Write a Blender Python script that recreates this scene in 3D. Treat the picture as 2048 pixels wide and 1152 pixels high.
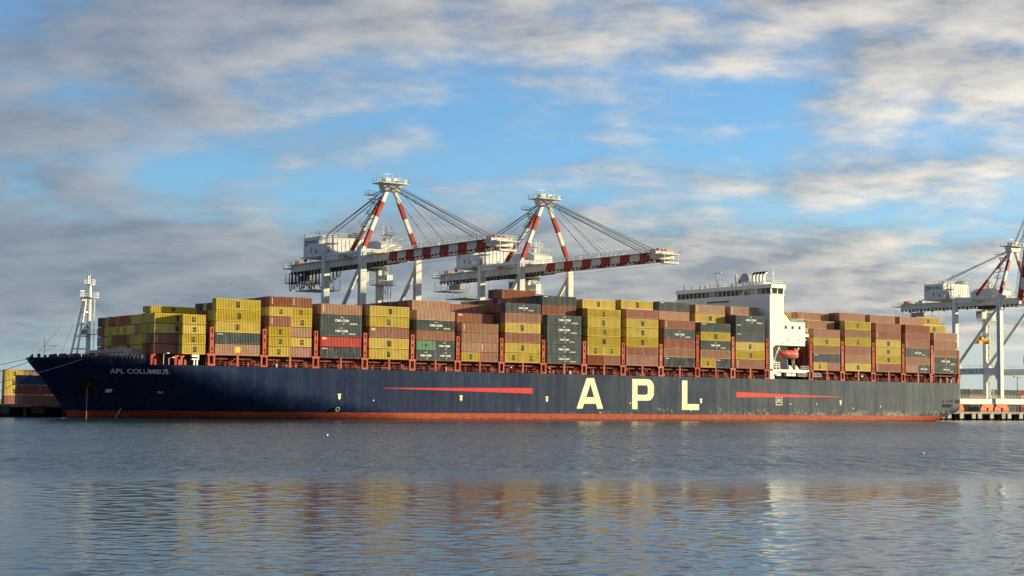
import bpy, math, random
from math import radians, sin, cos, pi
from mathutils import Vector, Matrix

# ------------------------------------------------------------------ clear
for o in list(bpy.data.objects): bpy.data.objects.remove(o)
scene = bpy.context.scene
COL = scene.collection
rnd = random.Random(7)

# World frame in metres: X runs along the ship (bow -> stern), Y away from the
# viewer across the ship (near side of the hull is Y=0), Z up from the water.

# ------------------------------------------------------------------ camera
YAW, PITCH, ROLL = radians(35.373), radians(4.080), radians(0.573)
cam_d = bpy.data.cameras.new('camera')
cam = bpy.data.objects.new('camera', cam_d); COL.objects.link(cam)
cam_d.sensor_width = 36.0; cam_d.lens = 3255.0 / 2048.0 * 36.0
cam_d.clip_start = 1.0; cam_d.clip_end = 60000.0
f0 = Vector((sin(YAW), cos(YAW), 0)); r0 = Vector((cos(YAW), -sin(YAW), 0)); u0 = Vector((0, 0, 1))
fw = f0 * cos(PITCH) + u0 * sin(PITCH); u1 = u0 * cos(PITCH) - f0 * sin(PITCH)
rt = r0 * cos(ROLL) + u1 * sin(ROLL); up = u1 * cos(ROLL) - r0 * sin(ROLL)
m = Matrix((rt, up, -fw)).transposed().to_4x4(); m.translation = Vector((-174.0, -371.9, 4.5))
cam.matrix_world = m
scene.camera = cam

# ------------------------------------------------------------------ sky, sun, exposure
SUN_EL = radians(10.0)
sdir = Vector((0.927 * cos(SUN_EL), -0.375 * cos(SUN_EL), sin(SUN_EL))).normalized()   # towards the sun
scene.view_settings.view_transform = 'Standard'; scene.view_settings.look = 'None'
scene.view_settings.gamma = 1.0; scene.view_settings.use_curve_mapping = False
scene.view_settings.exposure = 1.30
sun_d = bpy.data.lights.new('sun', 'SUN'); sun_d.energy = 5.0; sun_d.angle = radians(0.55)
sun_d.color = (1.0, 0.88, 0.56)
sun = bpy.data.objects.new('sun', sun_d); COL.objects.link(sun)
sun.rotation_euler = sdir.to_track_quat('Z', 'Y').to_euler()

world = bpy.data.worlds.new('World'); scene.world = world; world.use_nodes = True
wt = world.node_tree; wt.nodes.clear()
def N(tree, typ, **kw):
    n = tree.nodes.new(typ)
    for k, v in kw.items():
        if k.startswith('i_'): n.inputs[k[2:].replace('_', ' ')].default_value = v
        elif k.startswith('n'):
            if k[1:].isdigit(): n.inputs[int(k[1:])].default_value = v
            else: setattr(n, k, v)
        else: setattr(n, k, v)
    return n
def MATH(t, op, a, b=None, c=None, clamp=False):
    n = t.nodes.new('ShaderNodeMath'); n.operation = op; n.use_clamp = clamp
    for i, q in enumerate((a, b, c)):
        if q is None: continue
        if isinstance(q, (int, float)): n.inputs[i].default_value = q
        else: t.links.new(q, n.inputs[i])
    return n.outputs[0]
def MAPR(t, v, a, b, c=0.0, d=1.0, smooth=True):
    n = t.nodes.new('ShaderNodeMapRange'); n.interpolation_type = 'SMOOTHSTEP' if smooth else 'LINEAR'
    t.links.new(v, n.inputs['Value'])
    for k, q in zip(('From Min', 'From Max', 'To Min', 'To Max'), (a, b, c, d)): n.inputs[k].default_value = q
    return n.outputs['Result']
def NOISE(t, vec, scale, detail=4.0, rough=0.55, dist=0.0, lac=2.0):
    n = t.nodes.new('ShaderNodeTexNoise'); n.inputs['Scale'].default_value = scale
    n.inputs['Detail'].default_value = detail; n.inputs['Roughness'].default_value = rough
    n.inputs['Distortion'].default_value = dist; n.inputs['Lacunarity'].default_value = lac
    t.links.new(vec, n.inputs['Vector']); return n.outputs['Fac']
def MIXC(t, f, a, b, mode='MIX'):
    n = t.nodes.new('ShaderNodeMix'); n.data_type = 'RGBA'; n.blend_type = mode
    for s, q in ((n.inputs[0], f), (n.inputs[6], a), (n.inputs[7], b)):
        if isinstance(q, (int, float)): s.default_value = q
        elif isinstance(q, tuple): s.default_value = (*q, 1.0) if len(q) == 3 else q
        else: t.links.new(q, s)
    return n.outputs[2]
def VSCALE(t, vec, sc, loc=(0, 0, 0)):
    n = t.nodes.new('ShaderNodeMapping'); t.links.new(vec, n.inputs['Vector'])
    n.inputs['Scale'].default_value = sc; n.inputs['Location'].default_value = loc
    return n.outputs[0]

def build_world():
    t = wt
    sky = t.nodes.new('ShaderNodeTexSky'); sky.sky_type = 'NISHITA'; sky.sun_disc = False
    sky.sun_elevation = SUN_EL
    sky.sun_rotation = math.atan2(sdir.x, sdir.y)
    sky.altitude = 0; sky.air_density = 1.0; sky.dust_density = 0.3; sky.ozone_density = 3.0
    tc = t.nodes.new('ShaderNodeTexCoord'); d = tc.outputs['Generated']
    rot = t.nodes.new('ShaderNodeVectorRotate'); rot.rotation_type = 'Z_AXIS'; rot.inputs['Angle'].default_value = YAW
    t.links.new(d, rot.inputs['Vector'])
    sp = t.nodes.new('ShaderNodeSeparateXYZ'); t.links.new(rot.outputs[0], sp.inputs[0])
    z = MATH(t, 'MAXIMUM', sp.outputs[2], 0.0)
    den = MATH(t, 'ADD', z, CLOUD['den'])
    px = MATH(t, 'DIVIDE', sp.outputs[0], den); py = MATH(t, 'DIVIDE', sp.outputs[1], den)
    cb = t.nodes.new('ShaderNodeCombineXYZ'); t.links.new(px, cb.inputs[0]); t.links.new(py, cb.inputs[1])
    P = cb.outputs[0]
    SX, SY = CLOUD['off']
    def dens(off):
        def L(sx, sy, ox, oy, oz): return VSCALE(t, P, (sx, sy, 1), (ox + off[0] * sx, oy + off[1] * sy, oz))
        big = NOISE(t, L(0.50, 0.62, SX, SY, 3.1), 1.0, 2.0, 0.5)
        med = NOISE(t, L(1.5, 1.9, SY, SX, 7.7), 1.0, 3.0, 0.5, 0.15)
        lump = NOISE(t, L(4.6, 5.2, SX * 3, SY * 2, 1.3), 1.0, 6.0, 0.60, 0.1)
        a = MATH(t, 'MULTIPLY_ADD', big, 0.46, MATH(t, 'MULTIPLY', med, 0.29))
        return MATH(t, 'MULTIPLY_ADD', lump, 0.25, a)
    DX, DY = CLOUD['shift']; d0 = dens((DX, DY)); d1 = dens((DX + 0.06, DY + 0.045))
    # seen edge-on the layer closes up towards the horizon
    bank = MATH(t, 'ADD', MAPR(t, sp.outputs[2], 0.11, 0.21, CLOUD['close'], 0.0), MAPR(t, sp.outputs[2], 0.024, 0.062, -CLOUD['open'], 0.0))
    d0 = MATH(t, 'ADD', d0, bank); d1 = MATH(t, 'ADD', d1, bank)
    mask = MAPR(t, d0, CLOUD['lo'], CLOUD['hi'])
    thick = MAPR(t, d0, CLOUD['lo'] + .03, CLOUD['hi'] + .10)
    lit = MATH(t, 'MULTIPLY_ADD', MATH(t, 'SUBTRACT', d0, d1), 10.5, 0.41, clamp=True)
    dt = t.nodes.new('ShaderNodeVectorMath'); dt.operation = 'DOT_PRODUCT'
    t.links.new(d, dt.inputs[0]); dt.inputs[1].default_value = tuple(sdir)
    near = MAPR(t, dt.outputs['Value'], -0.15, 0.60)          # clouds on the sun's side glow warmer
    shade = MIXC(t, near, CLOUD['shade_far'], CLOUD['shade_near'])
    bright = MIXC(t, near, CLOUD['lit_far'], CLOUD['lit_near'])
    lit2 = MATH(t, 'MULTIPLY', lit, MAPR(t, thick, 0.0, 1.0, 1.0, 0.55))
    cc = MIXC(t, lit2, shade, bright)
    opac = MATH(t, 'MULTIPLY', mask, 0.90)
    skyc = MIXC(t, 1.0, sky.outputs[0], CLOUD['sky'], 'MULTIPLY')
    hz = MAPR(t, sp.outputs[2], 0.02, 0.14, 0.85, 0.0)           # pale air low down
    skyc = MIXC(t, hz, skyc, MIXC(t, near, CLOUD['haze_far'], CLOUD['haze_near']))
    mixed = MIXC(t, opac, skyc, cc)
    bg = t.nodes.new('ShaderNodeBackground'); bg.inputs['Strength'].default_value = 0.055
    t.links.new(mixed, bg.inputs['Color'])
    out = t.nodes.new('ShaderNodeOutputWorld'); t.links.new(bg.outputs[0], out.inputs['Surface'])
CLOUD = dict(off=(35.2, 9.3), shift=(0.0, 0.22), den=0.20, close=0.07, open=0.13, lo=0.452, hi=0.562, sky=(1.14, 1.43, 1.68),
             shade_far=(1.42, 1.76, 2.25), shade_near=(2.3, 2.45, 2.75),
             lit_far=(2.5, 2.85, 3.35), lit_near=(8.2, 7.3, 5.9),
             haze_far=(2.9, 4.1, 4.5), haze_near=(4.4, 4.8, 4.6))
build_world()

# ------------------------------------------------------------------ mesh helpers
class MB:
    def __init__(s): s.v = []; s.f = []; s.m = []; s.cur = 0
    def add(s, vs, fs, mi=None):
        b = len(s.v); s.v += [tuple(q) for q in vs]; s.f += [tuple(i + b for i in f) for f in fs]
        s.m += [s.cur if mi is None else mi] * len(fs); return s
    def box(s, x0, x1, y0, y1, z0, z1, mi=None):
        return s.add([(x0,y0,z0),(x1,y0,z0),(x1,y1,z0),(x0,y1,z0),(x0,y0,z1),(x1,y0,z1),(x1,y1,z1),(x0,y1,z1)],
              [(3,2,1,0),(4,5,6,7),(0,1,5,4),(1,2,6,5),(2,3,7,6),(3,0,4,7)], mi)
    def bar(s, a, b, w, h=None, mi=None, upv=(0,0,1)):
        a = Vector(a); b = Vector(b); h = w if h is None else h
        d = (b - a).normalized(); U = Vector(upv)
        if abs(d.dot(U)) > 0.98: U = Vector((1, 0, 0))
        x = d.cross(U).normalized() * (w / 2); y = x.cross(d).normalized() * (h / 2)
        vs = [a-x-y, a+x-y, a+x+y, a-x+y, b-x-y, b+x-y, b+x+y, b-x+y]
        return s.add(vs, [(0,1,2,3),(7,6,5,4),(1,0,4,5),(2,1,5,6),(3,2,6,7),(0,3,7,4)], mi)
    def tube(s, pts, r, n=8, mi=None, cap=True):
        pts = [Vector(p) for p in pts]; rings = []; vs = []; fs = []
        rr = r if isinstance(r, (list, tuple)) else [r] * len(pts)
        pu = None
        for i, p in enumerate(pts):
            d = (pts[min(i+1, len(pts)-1)] - pts[max(i-1, 0)]).normalized()
            if pu is None:
                U = Vector((0,0,1)) if abs(d.z) < 0.95 else Vector((1,0,0))
            else: U = pu
            x = d.cross(U).normalized(); y = x.cross(d).normalized(); pu = y
            for k in range(n):
                a = 2*pi*k/n; vs.append(p + (x*cos(a) + y*sin(a)) * rr[i])
        for i in range(len(pts)-1):
            for k in range(n):
                k2 = (k+1) % n; fs.append((i*n+k, i*n+k2, (i+1)*n+k2, (i+1)*n+k))
        if cap:
            fs.append(tuple(range(n-1, -1, -1))); fs.append(tuple((len(pts)-1)*n + k for k in range(n)))
        return s.add(vs, fs, mi)
    def prism(s, poly, a0, a1, axis='y', mi=None):
        """poly: list of 2-D points; extruded along axis between a0 and a1"""
        def P(u, w, a): return {'y': (u, a, w), 'x': (a, u, w), 'z': (u, w, a)}[axis]
        n = len(poly); vs = [P(u, w, a0) for u, w in poly] + [P(u, w, a1) for u, w in poly]
        fs = [tuple(range(n)), tuple(range(2*n-1, n-1, -1))]
        for i in range(n): j = (i+1) % n; fs.append((i, i+n, j+n, j))
        return s.add(vs, fs, mi)
    def rail(s, a, b, h=1.1, n=None, w=0.07, rows=(1.0, 0.5), mi=None):
        a = Vector(a); b = Vector(b); L = (b-a).length; n = n or max(1, int(L/2.0))
        for i in range(n+1):
            p = a.lerp(b, i/n); s.bar(p, p + Vector((0,0,h)), w, mi=mi)
        for r in rows: s.bar(a + Vector((0,0,h*r)), b + Vector((0,0,h*r)), w, mi=mi)
        return s
    def mesh(s, name, mats, smooth=False):
        me = bpy.data.meshes.new(name); me.from_pydata(s.v, [], s.f); me.update()
        mats = mats if isinstance(mats, (list, tuple)) else [mats]
        for q in mats: me.materials.append(q)
        if len(mats) > 1: me.polygons.foreach_set('material_index', s.m)
        if smooth: me.polygons.foreach_set('use_smooth', [True]*len(me.polygons))
        import bmesh
        bm = bmesh.new(); bm.from_mesh(me); bmesh.ops.recalc_face_normals(bm, faces=bm.faces); bm.to_mesh(me); bm.free()
        return me
    def build(s, name, mats, parent=None, smooth=False, **kw):
        return link(name, s.mesh(name, mats, smooth), parent, **kw)
def link(name, me, parent=None, label=None, cat=None, group=None, kind=None, loc=None):
    o = bpy.data.objects.new(name, me); COL.objects.link(o)
    if parent is not None: o.parent = parent
    if loc is not None: o.location = loc
    tag(o, label, cat, group, kind); return o
def tag(o, label=None, cat=None, group=None, kind=None):
    for k, v in (('label', label), ('category', cat), ('group', group), ('kind', kind)):
        if v: o[k] = v
    return o
def empty(name, loc=(0,0,0), label=None, cat=None, group=None):
    o = bpy.data.objects.new(name, None); COL.objects.link(o); o.location = loc
    o.empty_display_size = 0.5
    return tag(o, label, cat, group)
def copy_tree(o, parent=None):
    c = o.copy(); COL.objects.link(c); c.parent = parent
    for ch in list(o.children): copy_tree(ch, c)
    return c
def text_mesh(txt, size=1.0, bold=0.0, sx=1.0, align='CENTER'):
    """flat lettering in the XZ plane facing -Y, as vertices / faces"""
    cu = bpy.data.curves.new('t', 'FONT'); cu.body = txt; cu.size = size; cu.offset = bold
    cu.align_x = align; cu.align_y = 'CENTER'; cu.resolution_u = 3
    ob = bpy.data.objects.new('t', cu); COL.objects.link(ob)
    dg = bpy.context.evaluated_depsgraph_get(); me = bpy.data.meshes.new_from_object(ob.evaluated_get(dg))
    vs = [(v.co.x*sx, 0.0, v.co.y) for v in me.vertices]; fs = [tuple(p.vertices) for p in me.polygons]
    bpy.data.objects.remove(ob); bpy.data.meshes.remove(me); bpy.data.curves.remove(cu)
    return vs, fs

# ------------------------------------------------------------------ materials
def new_mat(name):
    mt = bpy.data.materials.new(name); mt.use_nodes = True; t = mt.node_tree
    b = t.nodes['Principled BSDF']; return mt, t, b
def paint(name, col, rough=0.5, wear=0.25, dirt=(0.10, 0.075, 0.055), streak=True, rand=0.17, spec=0.4, bump=0.0, scuff=0.0):
    """weathered paint: blotches, vertical run streaks, slight per-object shift"""
    mt, t, b = new_mat(name)
    tc = t.nodes.new('ShaderNodeTexCoord'); geo = t.nodes.new('ShaderNodeNewGeometry')
    oi = t.nodes.new('ShaderNodeObjectInfo')
    pos = geo.outputs['Position']
    bl = NOISE(t, VSCALE(t, pos, (0.5, 0.5, 0.5)), 1.0, 5, 0.6)
    st = NOISE(t, VSCALE(t, pos, (2.6, 2.6, 0.16)), 1.0, 4, 0.65)
    f = MAPR(t, MATH(t, 'ADD', MATH(t, 'MULTIPLY', bl, 0.5), MATH(t, 'MULTIPLY', st, 0.5 if streak else 0.0)), 0.44 if streak else 0.22, 0.64 if streak else 0.40, 0.0, wear)
    c = MIXC(t, f, col, dirt)
    fade = NOISE(t, VSCALE(t, pos, (0.9, 0.9, 0.25), (40, 3, 9)), 1.0, 3, 0.5)
    c = MIXC(t, MAPR(t, fade, 0.45, 0.75, 0.0, wear * 0.7), c, tuple(min(1.0, q * 0.75 + 0.22) for q in col))
    if scuff:
        ofs = t.nodes.new('ShaderNodeVectorMath'); ofs.operation = 'ADD'; t.links.new(pos, ofs.inputs[0])
        rv = MATH(t, 'MULTIPLY', oi.outputs['Random'], 50.0); t.links.new(rv, ofs.inputs[1])
        sc1 = NOISE(t, VSCALE(t, ofs.outputs[0], (1.3, 1.3, 0.45)), 1.0, 6, 0.68)
        c = MIXC(t, MAPR(t, sc1, 0.60, 0.70, 0, scuff), c, (0.42, 0.37, 0.30))
        sc2 = NOISE(t, VSCALE(t, ofs.outputs[0], (0.9, 0.9, 0.6), (17, 2, 5)), 1.0, 6, 0.65)
        c = MIXC(t, MAPR(t, sc2, 0.60, 0.72, 0, scuff * 1.2), c, (0.11, 0.05, 0.03))
    k = MATH(t, 'MULTIPLY_ADD', oi.outputs['Random'], 2 * rand, 1.0 - rand)
    hs = t.nodes.new('ShaderNodeHueSaturation'); t.links.new(c, hs.inputs['Color']); t.links.new(k, hs.inputs['Value'])
    t.links.new(MATH(t, 'MULTIPLY_ADD', oi.outputs['Random'], -rand * 1.2, 1.0 + rand * 0.4), hs.inputs['Saturation'])
    t.links.new(hs.outputs[0], b.inputs['Base Color'])
    b.inputs['Roughness'].default_value = min(0.9, rough + 0.12); b.inputs['Specular IOR Level'].default_value = spec * 0.25
    if bump:
        bn = t.nodes.new('ShaderNodeBump'); bn.inputs['Strength'].default_value = bump; bn.inputs['Distance'].default_value = 0.05
        t.links.new(st, bn.inputs['Height']); t.links.new(bn.outputs[0], b.inputs['Normal'])
    return mt
M = {}
M['yellow'] = paint('container_yellow', (0.54, 0.385, 0.055), 0.5, 0.22, scuff=0.2)
M['brown'] = paint('container_brown', (0.29, 0.10, 0.056), 0.55, 0.35, (0.16, 0.10, 0.07), scuff=0.4)
M['pink'] = paint('container_faded_maroon', (0.36, 0.15, 0.098), 0.6, 0.4, (0.35, 0.26, 0.2), scuff=0.5)
M['beige'] = paint('container_faded_brown', (0.39, 0.20, 0.115), 0.6, 0.45, (0.40, 0.32, 0.22), scuff=0.45)
M['rust'] = paint('container_rust_red', (0.30, 0.075, 0.035), 0.6, 0.4, (0.20, 0.10, 0.06), scuff=0.55)
M['red'] = paint('container_red', (0.45, 0.035, 0.02), 0.5, 0.25, scuff=0.3)
M['grey'] = paint('container_blue_grey', (0.078, 0.094, 0.098), 0.55, 0.35, (0.20, 0.19, 0.16), scuff=0.35)
M['dark'] = paint('container_charcoal', (0.045, 0.05, 0.06), 0.55, 0.5, (0.22, 0.21, 0.19), scuff=0.55)
M['pale'] = paint('container_pale_grey', (0.30, 0.30, 0.29), 0.55, 0.3, (0.16, 0.15, 0.13), scuff=0.3)
M['teal'] = paint('container_green', (0.13, 0.28, 0.16), 0.55, 0.3, scuff=0.3)
M['blue'] = paint('container_navy', (0.03, 0.07, 0.15), 0.55, 0.3, scuff=0.3)
M['orange'] = paint('container_orange', (0.55, 0.16, 0.03), 0.55, 0.3, scuff=0.3)
M['logo_dark'] = paint('logo_black', (0.03, 0.025, 0.02), 0.6, 0.2, rand=0.05)
M['logo_white'] = paint('logo_white', (0.72, 0.71, 0.66), 0.6, 0.3, rand=0.05)
M['logo_yellow'] = paint('logo_yellow', (0.62, 0.50, 0.12), 0.6, 0.25, rand=0.05)
M['deckred'] = paint('deck_red_oxide', (0.40, 0.078, 0.042), 0.55, 0.3, (0.13, 0.06, 0.04))
M['darkred'] = paint('coaming_red', (0.16, 0.04, 0.028), 0.65, 0.4, (0.05, 0.03, 0.025))
M['white'] = paint('ship_white', (0.74, 0.73, 0.66), 0.45, 0.14, (0.45, 0.36, 0.24), rand=0.03)
M['crane'] = paint('crane_white', (0.60, 0.60, 0.57), 0.45, 0.36, (0.30, 0.25, 0.19), rand=0.03)
M['crane_red'] = paint('crane_red', (0.34, 0.036, 0.022), 0.5, 0.3, rand=0.04)
M['bogie'] = paint('bogie_orange_red', (0.62, 0.14, 0.06), 0.5, 0.3, rand=0.05)
M['spreader'] = paint('spreader_yellow', (0.60, 0.30, 0.03), 0.5, 0.3)
M['steel'] = paint('galvanised_steel', (0.30, 0.31, 0.32), 0.45, 0.3, rand=0.05)
M['darksteel'] = paint('dark_machinery', (0.045, 0.045, 0.048), 0.6, 0.4)
M['cable'] = paint('black_cable', (0.02, 0.02, 0.022), 0.6, 0.2)
M['rope'] = paint('mooring_rope', (0.28, 0.27, 0.24), 0.8, 0.3)
M['boat'] = paint('lifeboat_orange', (0.44, 0.042, 0.016), 0.4, 0.25)
M['mauve'] = paint('breakwater_mauve', (0.30, 0.20, 0.19), 0.6, 0.4, (0.20, 0.11, 0.09))
M['hullmark'] = paint('hull_marking', (0.74, 0.69, 0.46), 0.5, 0.25, rand=0.0, scuff=0.22)
M['hullred'] = paint('hull_red_stripe', (0.52, 0.035, 0.035), 0.5, 0.15, rand=0.0, scuff=0.25)
M['concrete'] = paint('quay_concrete', (0.30, 0.29, 0.27), 0.85, 0.5, (0.14, 0.13, 0.11))
M['piles'] = paint('wet_timber_piles', (0.06, 0.055, 0.05), 0.8, 0.4)
M['fender'] = paint('fender_panel', (0.36, 0.33, 0.25), 0.7, 0.5, (0.18, 0.15, 0.10))
M['black'] = paint('opening_black', (0.012, 0.012, 0.014), 0.7, 0.1, rand=0.0)
def glass_mat():
    mt, t, b = new_mat('window_glass'); b.inputs['Base Color'].default_value = (0.02, 0.025, 0.03, 1)
    b.inputs['Roughness'].default_value = 0.06; b.inputs['Specular IOR Level'].default_value = 0.8; return mt
M['glass'] = glass_mat()

def hull_mat():
    mt, t, b = new_mat('hull_navy')
    geo = t.nodes.new('ShaderNodeNewGeometry'); pos = geo.outputs['Position']
    sp = t.nodes.new('ShaderNodeSeparateXYZ'); t.links.new(pos, sp.inputs[0]); X, Z = sp.outputs[0], sp.outputs[2]
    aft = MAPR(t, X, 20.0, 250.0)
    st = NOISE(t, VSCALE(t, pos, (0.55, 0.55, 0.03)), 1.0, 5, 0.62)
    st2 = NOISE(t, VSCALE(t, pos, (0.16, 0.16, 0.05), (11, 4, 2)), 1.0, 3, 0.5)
    navy = MIXC(t, aft, (0.004, 0.013, 0.055), (0.019, 0.033, 0.064))  # faded towards the stern; forward end darkened to paint in the bow's shade
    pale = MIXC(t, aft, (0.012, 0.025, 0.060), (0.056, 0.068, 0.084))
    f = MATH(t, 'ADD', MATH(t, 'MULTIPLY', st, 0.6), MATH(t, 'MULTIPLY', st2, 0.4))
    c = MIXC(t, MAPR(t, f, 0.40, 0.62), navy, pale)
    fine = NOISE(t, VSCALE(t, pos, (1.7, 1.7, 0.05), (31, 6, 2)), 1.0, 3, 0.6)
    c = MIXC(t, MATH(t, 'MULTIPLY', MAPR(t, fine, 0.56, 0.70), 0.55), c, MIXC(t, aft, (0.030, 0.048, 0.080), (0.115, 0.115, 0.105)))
    # re-painted rectangles of plating
    bk = t.nodes.new('ShaderNodeTexBrick'); bk.inputs['Scale'].default_value = 1.0
    bk.inputs['Brick Width'].default_value = 11.0; bk.inputs['Row Height'].default_value = 2.9
    bk.inputs['Mortar Size'].default_value = 0.012; bk.inputs['Mortar Smooth'].default_value = 0.4
    bk.inputs['Color1'].default_value = (0.80, 0.82, 0.86, 1); bk.inputs['Color2'].default_value = (1.1, 1.08, 1.02, 1); bk.inputs['Mortar'].default_value = (1.35, 1.3, 1.2, 1)
    cbx = t.nodes.new('ShaderNodeCombineXYZ'); t.links.new(X, cbx.inputs[0]); t.links.new(Z, cbx.inputs[1]); t.links.new(cbx.outputs[0], bk.inputs['Vector'])
    c = MIXC(t, 0.85, c, bk.outputs['Color'], 'MULTIPLY')
    # ochre run-off stains below deck scuppers
    run = NOISE(t, VSCALE(t, pos, (0.33, 0.33, 0.022), (5, 8, 1)), 1.0, 6, 0.7)
    c = MIXC(t, MATH(t, 'MULTIPLY', MAPR(t, run, 0.60, 0.72), MAPR(t, X, 20, 230, 0.16, 0.6)), c, (0.20, 0.165, 0.09))
    # fender scuffs above the boot-topping, thicker towards the stern
    sc = NOISE(t, VSCALE(t, pos, (0.9, 0.9, 0.7), (2, 7, 4)), 1.0, 7, 0.70)
    scm = MATH(t, 'MULTIPLY', MAPR(t, Z, 6.2, 2.2), MAPR(t, X, 20, 265, 0.25, 1.15))
    scp = NOISE(t, VSCALE(t, pos, (0.10, 0.10, 0.22), (3, 1, 6)), 1.0, 4, 0.6)
    scm = MATH(t, 'MULTIPLY', scm, MAPR(t, scp, 0.36, 0.64, 0.25, 1.15))
    thr = MATH(t, 'MULTIPLY_ADD', scm, 0.19, sc)
    c = MIXC(t, MAPR(t, thr, 0.65, 0.76, 0, 0.7), c, (0.27, 0.24, 0.17))
    c = MIXC(t, MAPR(t, NOISE(t, VSCALE(t, pos, (0.7, 0.7, 0.9), (9, 1, 3)), 1.0, 6, 0.7), 0.66, 0.74, 0, 0.5), c, (0.12, 0.06, 0.03))
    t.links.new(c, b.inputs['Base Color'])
    b.inputs['Roughness'].default_value = 0.60; b.inputs['Specular IOR Level'].default_value = 0.07
    bn = t.nodes.new('ShaderNodeBump'); bn.inputs['Strength'].default_value = 0.8; bn.inputs['Distance'].default_value = 0.09
    pl = NOISE(t, VSCALE(t, pos, (0.55, 0.55, 0.42)), 1.0, 3, 0.55)
    t.links.new(pl, bn.inputs['Height']); t.links.new(bn.outputs[0], b.inputs['Normal'])
    return mt
def boot_mat():
    mt, t, b = new_mat('boot_topping_red')
    geo = t.nodes.new('ShaderNodeNewGeometry'); pos = geo.outputs['Position']
    a = NOISE(t, VSCALE(t, pos, (0.6, 0.6, 1.2)), 1.0, 6, 0.65); s2 = NOISE(t, VSCALE(t, pos, (1.6, 1.6, 0.3), (3, 3, 3)), 1.0, 5, 0.6)
    c = MIXC(t, MAPR(t, a, 0.40, 0.65), (0.29, 0.048, 0.022), (0.37, 0.085, 0.04))
    c = MIXC(t, MAPR(t, s2, 0.58, 0.72, 0, 0.7), c, (0.16, 0.07, 0.04))
    spz = t.nodes.new('ShaderNodeSeparateXYZ'); t.links.new(pos, spz.inputs[0])
    wet = MAPR(t, MATH(t, 'MULTIPLY_ADD', a, 1.1, spz.outputs[2]), 1.25, 0.75)
    c = MIXC(t, MATH(t, 'MULTIPLY', wet, 0.8), c, (0.05, 0.028, 0.018))      # weed and wet film at the waterline
    t.links.new(c, b.inputs['Base Color']); b.inputs['Roughness'].default_value = 0.65; b.inputs['Specular IOR Level'].default_value = 0.07; return mt
M['hull'] = hull_mat(); M['boot'] = boot_mat()

def water_mat():
    mt, t, b = new_mat('harbour_water')
    geo = t.nodes.new('ShaderNodeNewGeometry'); pos = geo.outputs['Position']
    sp = t.nodes.new('ShaderNodeSeparateXYZ'); t.links.new(pos, sp.inputs[0]); X, Y = sp.outputs[0], sp.outputs[1]
    warp = NOISE(t, VSCALE(t, pos, (0.010, 0.022, 1)), 1.0, 4, 0.55)
    wv = MATH(t, 'MULTIPLY_ADD', warp, 120.0, -60.0)
    # wind-ruffled belt in mid channel; the lee of the ship and the near shore lie smoother
    q = MATH(t, 'ADD', MATH(t, 'MULTIPLY_ADD', X, 0.45, 350.0), Y)
    q2 = MATH(t, 'MULTIPLY_ADD', wv, 0.16, q)
    lee = MATH(t, 'ADD', MATH(t, 'MULTIPLY', Y, -1.0), wv)
    patch = MAPR(t, NOISE(t, VSCALE(t, pos, (0.012, 0.03, 1), (4, 2, 0)), 1.0, 3, 0.5), 0.35, 0.65, 0.6, 1.0)
    belt = MATH(t, 'MULTIPLY', MATH(t, 'MULTIPLY', MAPR(t, q2, -16.0, 22.0), MAPR(t, lee, 10.0, 120.0)), patch)
    far = MAPR(t, q2, -10.0, 45.0)
    # wind capillaries too fine to see singly: roughness
    r = MATH(t, 'ADD', MATH(t, 'MULTIPLY_ADD', far, WAT['rf'], WAT['rn']), MATH(t, 'MULTIPLY', belt, WAT['rb']))
    rot = t.nodes.new('ShaderNodeVectorRotate'); rot.rotation_type = 'Z_AXIS'; rot.inputs['Angle'].default_value = YAW
    t.links.new(pos, rot.inputs['Vector']); R = rot.outputs[0]
    w2 = NOISE(t, VSCALE(t, R, (0.45, 0.9, 1), (3, 9, 0)), 1.0, 3.0, 0.55, 0.5)
    w3 = NOISE(t, VSCALE(t, R, (2.2, 4.0, 1), (7, 1, 0)), 1.0, 2.0, 0.5, 0.2)
    w4 = NOISE(t, VSCALE(t, R, (0.42, 0.15, 1), (1, 5, 0)), 1.0, 4.0, 0.6, 0.3)
    w2 = MATH(t, 'MULTIPLY_ADD', MATH(t, 'MULTIPLY', w4, belt), WAT['a4'], w2)
    w5 = NOISE(t, VSCALE(t, R, (0.9, 0.16, 1), (21, 5, 0)), 1.0, 4.0, 0.7, 0.2)
    r = MATH(t, 'ADD', r, MATH(t, 'MULTIPLY', MATH(t, 'MULTIPLY_ADD', w5, 1.0, -0.5), MATH(t, 'MULTIPLY', belt, WAT['rv'])))
    t.links.new(MATH(t, 'MAXIMUM', r, 0.06), b.inputs['Roughness'])
    hgt = MATH(t, 'ADD', MATH(t, 'MULTIPLY', w2, MATH(t, 'MULTIPLY', far, WAT['a2'])), MATH(t, 'MULTIPLY', w3, MATH(t, 'MULTIPLY_ADD', belt, WAT['a3'], WAT['a3n'])))
    bn = t.nodes.new('ShaderNodeBump'); bn.inputs['Strength'].default_value = 1.0; bn.inputs['Distance'].default_value = 1.0
    t.links.new(hgt, bn.inputs['Height']); t.links.new(bn.outputs[0], b.inputs['Normal'])
    b.inputs['Base Color'].default_value = (0.012, 0.034, 0.056, 1)
    b.inputs['IOR'].default_value = 1.333; b.inputs['Specular IOR Level'].default_value = 0.5
    return mt
WAT = dict(rn=0.08, rf=0.09, rb=0.085, rv=1.15, a2=0.07, a3=0.03, a3n=0.006, a4=28.0)
M['water'] = water_mat()

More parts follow.
